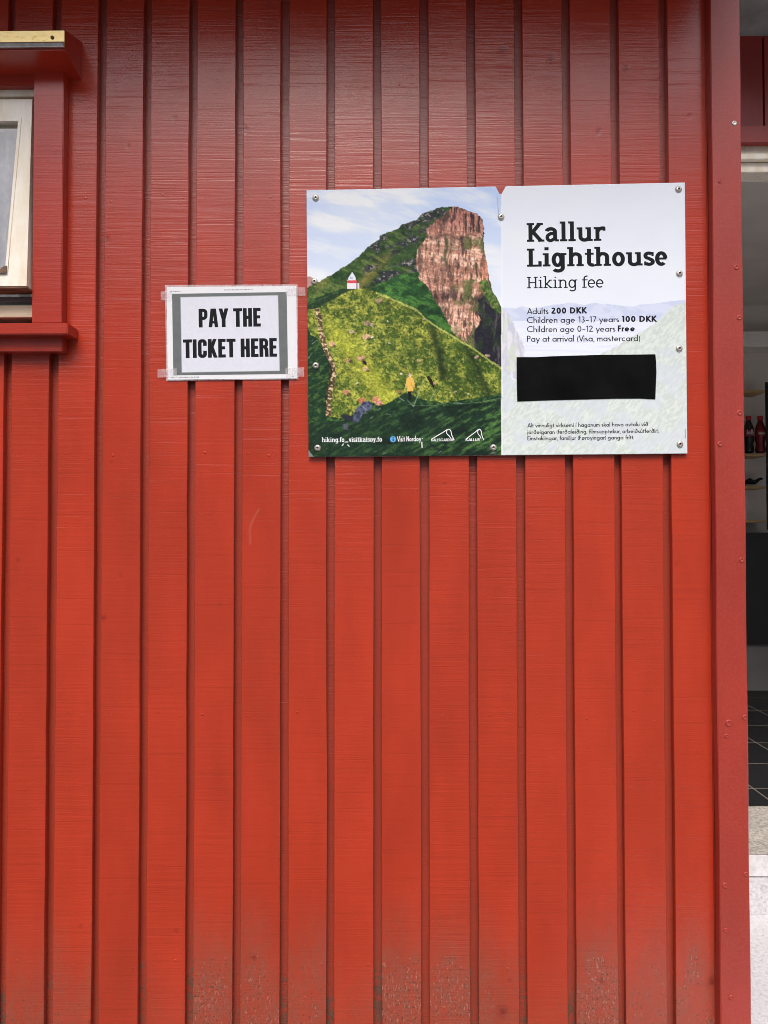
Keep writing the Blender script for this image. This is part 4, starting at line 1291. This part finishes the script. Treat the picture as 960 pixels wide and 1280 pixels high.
    # scattered stones
    for su, sv_, r, cc in ((474, 376, 3.6, (176, 140, 120)), (459, 404, 4, (150, 120, 104)), (465.5, 405.5, 3, (190, 168, 150)), (440, 415, 2.6, (186, 166, 150)), (458, 421, 4, (192, 150, 134)), (465, 421.6, 1.8, (226, 216, 206)),
                           (485.5, 402, 1.6, (232, 222, 206)), (487, 429, 1.4, (214, 206, 190)), (415, 430, 3.6, (190, 146, 120)), (436, 450, 3.4, (178, 134, 112)), (451, 448, 4.2, (186, 146, 124)), (457, 461, 3.4, (196, 160, 134)), (446, 479.5, 1.7, (236, 228, 214)),
                           (433, 490, 4, (188, 130, 104)), (452, 501, 3.6, (186, 106, 84)), (470, 500, 4.6, (196, 126, 104)), (474, 504, 4, (200, 140, 122)), (502, 467, 1.7, (206, 196, 184)), (569, 489.5, 1.7, (206, 188, 160)), (585, 492.5, 1.8, (220, 206, 176)), (523, 451, 2.2, (190, 156, 120)),
                           (596, 446, 2.6, (200, 168, 146)), (609.5, 444.5, 2.6, (206, 176, 150)), (530, 398.5, 1.8, (214, 190, 160)), (499, 490, 2.4, (150, 96, 84)), (541, 481, 2.4, (196, 156, 130)), (544.5, 480, 2.2, (176, 130, 104)), (421, 370, 1.4, (60, 66, 60))):
        dd = np.hypot((u-su+du*1.3)/1.25, v-sv_+dv*1.3)
        put(np.clip((r-dd)/0.9, 0, 1)*(0.6+0.4*vnoise(u, v, 1.5, 1.5, 71)), cc)
        put(np.clip((r*.8-np.hypot(u-su-r*.8, v-sv_-r*.8+du))/1.0, 0, 1)*0.55, (40, 40, 26))
    put(inpoly(u+du*.4, v+dv*.4, [(453, 450), (458, 452.5), (458.5, 457), (454, 455)]), (34, 30, 30))
    put(inpoly(u+du*.5, v+dv*.5, [(533.5, 471), (536.5, 469.5), (540, 475), (542.6, 482), (542.5, 485.5), (537, 479.5)]), (36, 30, 26))
    # grey boulder in the foreground
    bd = mix(col(84, 90, 112), (54, 58, 74), sstep(.4, .6, fbm(u, v, 4, 4, 73, 3)))
    put(inpoly(u+du*.7, v+dv*.7, [(440, 527), (441, 520), (447, 509), (454, 503), (461, 501), (466, 505), (464, 511), (454, 518), (446, 529)]), bd)
    put(inpoly(u+du*.7, v+dv*.7, [(424, 520), (430, 517), (440, 521), (442, 526), (434, 526)]), (40, 44, 50))
    put(inpoly(u+du*.7, v+dv*.7, [(429, 530), (435, 528), (435, 537), (430, 537)])*0.8, (78, 78, 96))
    # small person in a yellow raincoat, seen from behind
    put(inpoly(u, v, [(510, 488.5), (514.4, 488.5), (514.0, 500.5), (512.4, 501.2), (511.9, 496), (511.4, 501), (510.2, 500)]), (24, 24, 26))
    coat = mix(col(226, 182, 92), (190, 142, 66), sstep(.42, .62, vnoise(u, v, 2, 5, 75)))
    put(inpoly(u, v, [(511, 471), (514.2, 471), (516.5, 473), (517.9, 478.5), (518.4, 484), (517.1, 484.6), (516.3, 481), (516, 488.8), (509.2, 488.8), (508.9, 481), (507.8, 485), (506.5, 484.3), (507.5, 477.5), (508.6, 473)]), coat)
    put((np.hypot((u-512.5), (v-469)/1.1) < 2.0)*0.9, (206, 174, 152))
    # the lighthouse
    put(inpoly(u, v, [(434, 350), (445.6, 350), (445.6, 361.3), (434, 361.3)]), (236, 230, 234))
    put(inpoly(u, v, [(446.6, 353.5), (449.2, 353.5), (449.2, 361), (446.6, 361)]), (228, 222, 224))
    put(inpoly(u, v, [(445.4, 354), (446.7, 354), (446.7, 361.4), (445.4, 361.4)]), (80, 84, 88))
    put(inpoly(u, v, [(434, 350.6), (445.8, 350.6), (445.8, 353.8), (434, 353.8)]), (196, 66, 78))
    put(inpoly(u, v, [(435, 350.6), (435.6, 347), (439.6, 341), (440.3, 340), (441, 341), (444.6, 347), (445, 350.6)]), (226, 230, 238))
    put(inpoly(u, v, [(437.6, 346), (441, 346), (441, 348.6), (437.6, 348.6)]), (150, 170, 186))
    # fine photographic grain over the landscape
    gr = (0.80+0.40*fbm(u, v, 2.4, 2.0, 120, 2))*(0.86+0.28*vnoise(u, v, 1.1, 1.1, 122))*(0.90+0.20*fbm(u, v, 22, 16, 124, 3))
    land = inpoly(uw, vw, sky_line)
    bright = C.max(-1) < 215
    m_ = (land & bright).astype(float)
    gr = 1+(gr-1)*m_
    C[:] = np.clip(C*(gr*(1+0.11*m_))[..., None], 0, 255)
    # ---- washed-out right half
    rp = u > 627.0
    Rr = mix(col(226, 232, 250), (233, 238, 253), fbm(u, v, 60, 30, 80, 3))
    put(rp, Rr)
    ridge = np.interp(u, [627, 634, 645, 653, 662, 678, 688, 705, 711, 730, 745, 760, 775, 790, 800, 812, 830, 862], [385, 384.5, 386, 382.5, 386, 384, 381.5, 379.5, 377.5, 381.5, 378.5, 380, 382, 383.5, 381, 380, 377.5, 374])+2.0*(fbm(u, v, 8, 50, 82, 3)-0.5)
    hazec = mix(col(200, 209, 232), (211, 218, 238), sstep(0.4, .6, fbm(u+v, v-u*.5, 14, 8, 84, 3)))
    put(rp & (v > ridge) & (v < 402), hazec)
    sea = mix(col(222, 228, 244), (229, 234, 247), sstep(.4, .6, fbm(u, v, 60, 2.5, 86, 3)))
    put(rp & (v >= 401.5), sea)
    pale = fbm(u+v*.9, v-u*.9, 2.6, 7, 88, 4); pb = fbm(u, v, 30, 22, 91, 3)
    GR = mix(col(199, 209, 203), (216, 225, 219), sstep(.32, .70, pale))
    GR = mix(GR, (206, 212, 222), sstep(.45, .65, pb)*0.6)
    put(rp & inpoly(uw, vw, [(862, 374), (856, 377), (840, 384), (821, 402.5), (794, 419), (770, 433), (752, 442), (740, 452), (700, 470), (660, 482), (640, 474), (626, 456), (626, 580), (862, 580)]), GR)
    CP = mix(col(198, 200, 212), (222, 222, 228), sstep(.4, .65, fbm(u, v, 3, 12, 93, 4)))
    CP = mix(CP, (206, 216, 200), sstep(.5, .66, fbm(u, v, 10, 10, 95, 3))*0.8)
    put(rp & inpoly(uw, vw, [(620, 384), (634, 388), (638, 398), (644, 412), (652, 424), (656, 436), (656, 450), (652, 476), (640, 472), (620, 456)]), CP)
    put((np.abs(u-627.2) < 0.7)*0.8, (240, 242, 246))
    # wear on the printed face: small nicks showing white
    for a in (((449, 505), (458, 512)), ((458, 512), (456, 517)), ((463, 523), (466.5, 520.5)), ((483, 517.5), (488, 518.5)), ((499, 497), (505, 501)), ((509, 500), (517, 508)), ((517, 508), (529.5, 475)), ((538, 500), (544.5, 487)), ((570, 503), (577, 504.5)), ((548, 566), (552, 564)), ((390, 430), (397, 425)), ((386, 447), (390, 441)), ((396.5, 514), (398, 511)), ((472, 513), (475, 510.5)), ((479, 567), (484, 566))):
        (x0, y0), (x1, y1) = a
        tt = np.clip(((u-x0)*(x1-x0)+(v-y0)*(y1-y0))/((x1-x0)**2+(y1-y0)**2+1e-9), 0, 1)
        dd = np.hypot(u-x0-tt*(x1-x0), v-y0-tt*(y1-y0))
        put(np.clip(0.95-dd, 0, 1)*0.5*(0.4+0.9*vnoise(u, v, 2.2, 2.2, 140)), (224, 228, 224))
    put(inpoly(u, v, [(384, 560), (392, 571), (392, 575), (384, 575)])*0.75, (150, 156, 158))
    put(np.clip(4-np.hypot(u-617, v-567), 0, 1)*0.5*vnoise(u, v, 2, 2, 97), (170, 176, 180))
    put(((np.abs(u-621.5-1.5*np.sin((v-245)*.06)) < .35) & (v > 246) & (v < 270))*0.6, (120, 130, 145))
    L = lin(C)
    return np.clip(L*1.0, 0, 0.90)

def build_sign():
    NU, NV = 660, 470
    uu = np.linspace(0, 1, NU); vv = np.linspace(0, 1, NV)
    S, T = np.meshgrid(uu, vv)                        # T down
    topu = TL[0]+(TR[0]-TL[0])*S; topv = TL[1]+(TR[1]-TL[1])*S
    botu = BL[0]+(BR[0]-BL[0])*S; botv = BL[1]+(BR[1]-BL[1])*S
    # the nick cut out of the upper edge
    nick = np.interp(topu, [619.3, 624.6, 626.6, 632.4], [0, 9.8, 9.8, 0], left=0, right=0)
    u = topu+(botu-topu)*T; v = (topv+nick)+(botv-topv-nick)*T
    # world positions of the pixels on the plane
    A = np.stack([np.full(u.shape, 0.0)]*3, -1)
    F3, R3, U3 = np.array(FWD), np.array(R2), np.array(U2)
    D = F3+R3*((u-480)/FPX)[..., None]+U3*((640-v)/FPX)[..., None]
    t = (YSIGN+CD)/D[..., 1]
    P = np.array((CX, -CD, CZ))+D*t[..., None]
    P[..., 1] = YSIGN
    C = np.clip(paint(u, v), 0, 1)
    idx = np.arange(NU*NV).reshape(NV, NU)
    quads = np.stack([idx[:-1, :-1], idx[1:, :-1], idx[1:, 1:], idx[:-1, 1:]], -1).reshape(-1, 4)
    verts = P.reshape(-1, 3)
    border = np.concatenate([idx[0, :], idx[1:, -1], idx[-1, -2::-1], idx[-2:0:-1, 0]])
    back = verts[border].copy(); back[:, 1] += 0.0035
    nb = len(border); b0 = len(verts)
    sides = np.array([(border[i], border[(i+1) % nb], b0+(i+1) % nb, b0+i) for i in range(nb)])
    allv = np.concatenate([verts, back]); allf = np.concatenate([quads, sides])
    me = bpy.data.meshes.new('printed_board')
    me.vertices.add(len(allv)); me.vertices.foreach_set('co', allv.astype(np.float32).ravel())
    me.loops.add(len(allf)*4); me.loops.foreach_set('vertex_index', allf.astype(np.int32).ravel())
    me.polygons.add(len(allf)); me.polygons.foreach_set('loop_start', np.arange(0, len(allf)*4, 4, dtype=np.int32))
    me.update(calc_edges=True); me.validate()
    a = me.color_attributes.new('print', 'FLOAT_COLOR', 'POINT')
    cc = np.ones((len(allv), 4), np.float32); cc[:len(verts), :3] = C.reshape(-1, 3)
    cc[len(verts):, :3] = 0.7
    a.data.foreach_set('color', cc.ravel())
    me.materials.append(M_PRINT); me.materials.append(M_EDGE)
    mi = np.zeros(len(allf), np.int32); mi[len(quads):] = 1
    me.polygons.foreach_set('material_index', mi)
    o = bpy.data.objects.new('printed_board', me); COL.objects.link(o)
    under(o, sign)
build_sign()

YT = YSIGN-0.0002
bm = bmesh.new()
lettering(bm, 'Kallur', slab, .188, 658.6, 302.3, 757.0, 300.9, 23.4, YT)
lettering(bm, 'Lighthouse', slab, .188, 658.8, 333.4, 834.4, 331.4, 22.6, YT)
print_obj('heading_lettering', bm, M_INK, sign)
bm = bmesh.new()
lettering(bm, 'Hiking fee', slab, .105, 658.8, 360.3, 754.5, 359.4, 14.2, YT)
print_obj('subheading_lettering', bm, M_INK, sign)
bm = bmesh.new()
lettering(bm, 'Adults', geo, .120, 658.8, 392.7, 685.8, 392.4, 7.6, YT)
lettering(bm, '200 DKK', geo_bold, .205, 689.0, 392.2, 734.0, 391.6, 7.7, YT, track=.02)
lettering(bm, 'Children age 13–17 years', geo, .120, 658.8, 403.8, 774.0, 402.6, 7.6, YT)
lettering(bm, '100 DKK', geo_bold, .205, 777.2, 402.6, 821.4, 402.2, 7.7, YT, track=.02)
lettering(bm, 'Children age 0–12 years', geo, .120, 658.8, 415.2, 769.4, 414.4, 7.6, YT)
lettering(bm, 'Free', geo_bold, .205, 772.3, 414.4, 793.6, 414.2, 7.7, YT, track=.02)
lettering(bm, 'Pay at arrival (Visa, mastercard)', geo, .120, 658.8, 427.2, 800.2, 426.3, 7.6, YT)
print_obj('price_lettering', bm, M_INK, sign)
bm = bmesh.new()
lettering(bm, 'Alt vinnuligt virksemi í haganum skal hava avtalu við', geo, .135, 659.3, 534.3, 809.9, 532.6, 5.2, YT)
lettering(bm, 'jarðeigaran (ferðaleiðing, filmsupptøkur, arbeiðsútferðir).', geo, .135, 659.3, 542.6, 823.9, 541.0, 5.2, YT)
lettering(bm, 'Einstaklingar, familjur (Føroyingar) ganga frítt.', geo, .135, 659.3, 550.4, 792.6, 549.0, 5.2, YT)
line(bm, [(856.4, 536), (856.5, 548)], .7, YT)
print_obj('small_print_lettering', bm, M_INK, sign)
bm = bmesh.new()
lettering(bm, 'hiking.fo', slab, .165, 402.3, 552.6, 430.4, 552.4, 5.6, YT)
lettering(bm, 'visitkalsoy.fo', slab, .165, 435.9, 552.4, 477.6, 551.9, 5.6, YT)
line(bm, [(430.8, 552.6), (435.4, 552.4)], 1.0, YT)
line(bm, [(429.6, 554.5), (427.3, 557.5)], 1.0, YT)
line(bm, [(434.2, 555.5), (436.8, 558.3)], 1.0, YT)
print_obj('web_address_lettering', bm, M_WHITEINK, sign)
bm = bmesh.new()
lettering(bm, 'Visit Nordoy', geo, .15, 496.3, 552.0, 526.6, 551.4, 6.6, YT)
line(bm, [(527.3, 552.2), (527.6, 559.8)], 1.2, YT)
disc(bm, 528.2, 548.2, .6, YT, 10)
print_obj('tourist_office_lettering', bm, M_WHITEINK, sign)
bm = bmesh.new()
disc(bm, 491.3, 549.0, 3.8, YT)
o = print_obj('information_mark', bm, M_BLUEINK, sign)
bm = bmesh.new()
line(bm, [(491.4, 551.3), (491.4, 548.2)], 1.3, YT-.0001); disc(bm, 491.4, 546.7, .8, YT-.0001, 12)
o2 = print_obj('letter_i', bm, M_INK, sign)
def smooth_pts(pts, n=5):
    P = np.array(pts, float); outp = []
    for i in range(len(P)-1):
        p0 = P[max(i-1, 0)]; p1 = P[i]; p2 = P[i+1]; p3 = P[min(i+2, len(P)-1)]
        for k in range(n):
            t = k/n
            outp.append(tuple(0.5*((2*p1)+(-p0+p2)*t+(2*p0-5*p1+4*p2-p3)*t*t+(-p0+3*p1-3*p2+p3)*t**3)))
    outp.append(tuple(P[-1])); return outp
for x0, x1, word, w0, w1, yy in ((538.8, 568.2, 'KALLSGARÐUR', 538.9, 567.0, 551.6), (582.0, 605.0, 'KALLUR', 582.0, 599.8, 551.4)):
    bm = bmesh.new()
    s = (x1-x0)
    f = lambda a, b: (x0+a*s, 551.0-b*14.5)
    line(bm, smooth_pts([f(0, .12), f(.28, .46), f(.52, .74), (f(.66, .94)), f(.76, .99), f(.84, .86), f(.88, .5), f(.99, .05)], 4), 1.0, YT)
    line(bm, smooth_pts([f(.70, .97), f(.66, .80), f(.68, .60), f(.78, .40), f(.84, .20)], 4), .9, YT)
    lettering(bm, word, geo, .16, w0, yy, w1, yy-.1, 3.4, YT, slant=.12)
    print_obj('mountain_emblem', bm, M_WHITEINK, sign)

def sign_screw(u, v):
    p = at(u, v, YSIGN)
    bm = bmesh.new()
    r = 0.0074
    add_lathe(bm, [(r, -.0004), (r, .0010), (r*.94, .0019), (r*.72, .0034), (r*.42, .0042), (r*.34, .0040), (r*.28, .0018), (.0004, .0016)], (0, 0, 0), 'y', 22)
    for f_ in bm.faces:
        if max(math.hypot(q.co.x, q.co.z) for q in f_.verts) < r*.36: f_.material_index = 1  # drive recess takes the dark material: its shade is painted in
    o = bmobj('screw', bm, [M_STEEL, M_RUST_RECESS], None, True)
    o.location = p
    o.rotation_euler = (0, random.uniform(0, 6), 0)
    under(o, sign)
for u, v in ((394.6, 247.6), (626.4, 271.4), (848, 236.8), (393, 352), (849.2, 342), (394.7, 457), (848.8, 435.7), (397, 560), (616.6, 559.5), (849.8, 555.3)):
    sign_screw(u, v)

# black sheet stuck over the lower part of the text half
bm = bmesh.new()
outline = [(645.8, 446.4), (670, 446.4), (690, 445.3), (720, 444.4), (750, 443.5), (785, 443.3), (819.2, 442.8), (820.2, 452), (820.6, 466), (819.8, 484), (819.2, 499.2), (800, 498.2), (770, 498.3), (735, 499.2), (700, 500.0), (670, 501.0), (646.6, 501.9), (645.9, 480)]
fr = [bm.verts.new(at(u, v, YSIGN-.0009)) for u, v in outline]
bk = [bm.verts.new(at(u, v, YSIGN-.0003)) for u, v in outline]
bm.faces.new(fr)
for i in range(len(fr)):
    bm.faces.new((fr[i], fr[(i+1) % len(fr)], bk[(i+1) % len(fr)], bk[i]))
o = bmobj('black_sticker', bm, M_VINYL)
tag(o, 'plain black rectangle stuck over part of the text on the hiking fee board', 'sticker')

# ------------------------------------------------------------------ laminated paper notice
YN = -0.0035
notice = empty('paper_notice', at(290, 474, 0))
tag(notice, 'white laminated notice with grey frame reading PAY THE TICKET HERE, taped beside the board', 'notice')
def card(name, pts, y0, y1, mat, parent, bend=0.0):
    bm = bmesh.new()
    a = [bm.verts.new(at(u, v, y0)) for u, v in pts]; b = [bm.verts.new(at(u, v, y1)) for u, v in pts]
    bm.faces.new(a)
    for i in range(len(a)):
        bm.faces.new((a[i], a[(i+1) % len(a)], b[(i+1) % len(a)], b[i]))
    o = bmobj(name, bm, mat)
    under(o, parent); return o
def quad_sub(TLq, TRq, BRq, BLq, n=8):
    out_ = []
    for a, b in ((TLq, TRq), (TRq, BRq), (BRq, BLq), (BLq, TLq)):
        for i in range(n): out_.append((a[0]+(b[0]-a[0])*i/n, a[1]+(b[1]-a[1])*i/n))
    return out_
def nq(*pts):    # zoomed crop coordinates of the notice -> photo pixels
    return [(190+x/4.8, 340+y/4.8) for x, y in pts]
card('paper', quad_sub(*nq((88, 90), (866, 84), (872, 638), (94, 646))), YN, YN+.0005, M_PAPER, notice)
card('laminate_pouch', quad_sub(*nq((78, 78), (874, 74), (878, 643), (86, 652))), YN+.0006, YN+.0009, M_POUCH, notice)
bm = bmesh.new()
flat(bm, nq((120, 131), (808, 120), (816, 612), (128, 620)), YN-.0002)
print_obj('printed_frame', bm, M_NGREY, notice)
bm = bmesh.new()
flat(bm, nq((170, 150), (757, 139), (767, 594), (178, 604)), YN-.0003)
print_obj('printed_line', bm, M_NLINE, notice)
bm = bmesh.new()
flat(bm, nq((173, 153), (754, 142), (764, 591), (181, 601)), YN-.0004)
print_obj('printed_field', bm, M_PAPERIN, notice)
bm = bmesh.new()
def nl(text, x0, y0, x1, y1, cap):
    (a, b), (c, d) = nq((x0, y0), (x1, y1))
    lettering(bm, text, poster, .195, a, b, c, d, cap/4.8, YN-.0005)
nl('PAY THE', 281, 333, 653, 327, 112)
print_obj('notice_lettering', bm, M_INK, notice)
bm = bmesh.new()
nl('TICKET HERE', 187, 517, 750, 508, 112)
print_obj('notice_lettering', bm, M_INK, notice)
r5 = random.Random(5)
for x0, x1, y0, y1 in ((108, 172, 117, 116), (434, 604, 108, 105), (116, 285, 633, 631), (838, 852, 627, 626)):
    x = x0
    bm = bmesh.new()
    while x < x1:
        w = r5.uniform(2, 6); yy = y0+(y1-y0)*(x-x0)/(x1-x0)
        flat(bm, nq((x, yy-3.4), (min(x+w, x1), yy-3.4), (min(x+w, x1), yy+2.6), (x, yy+2.6)), YN-.0002)
        x += w+r5.uniform(1.2, 4)
    print_obj('tiny_print', bm, M_GREYINK, notice)
for pts in (((52, 118), (120, 112), (120, 168), (54, 170)), ((33, 584), (148, 578), (150, 628), (34, 634)), ((800, 92), (918, 92), (922, 142), (802, 142)), ((800, 574), (914, 572), (912, 628), (802, 630))):
    card('tape_strip', quad_sub(*nq(*pts), n=3), YN-.0009, YN-.0006, M_TAPE, notice)

# bottle lettering: a word and a pale script mark, on the curve of the labels
def bottle_mark(t, r, H, strokes, col, name):
    bm = bmesh.new()
    for pts, w in strokes:
        for poly in ribbon(pts, w):
            vs = []
            for gx, gy in poly:
                a = -math.pi/2+gx/(r*1.02)
                vs.append(bm.verts.new((r*1.03*math.cos(a), r*1.03*math.sin(a), gy)))
            bm.faces.new(vs)
    o = bmobj(name, bm, simple('ink_'+name, col, 0.4), t)
    return o
t0, lab0, r0, H0 = BOT[0]
polys = []
xx = 0
for ch in 'Jolly':
    st, adv = geo(ch, .17)
    polys += [([((px+xx), py) for px, py in pts], w) for pts, w in st]; xx += adv
k = r0*1.7/xx
bottle_mark(t0, r0, H0, [([((px-xx/2)*k, H0*.49+py*k*1.25) for px, py in pts], w*k) for pts, w in polys], (0.55, 0.5, 0.5), 'label_lettering')
t1, lab1, r1, H1 = BOT[1]
wave = [(-r1*.75+r1*1.5*i/24, H1*(.515+.006*i/24)+H1*.022*math.sin(i*1.15)) for i in range(25)]
bottle_mark(t1, r1, H1, [(wave, H1*.022), ([(-r1*.2, H1*.487), (r1*.75, H1*.503)], H1*.012)], (0.6, 0.5, 0.38), 'label_mark')
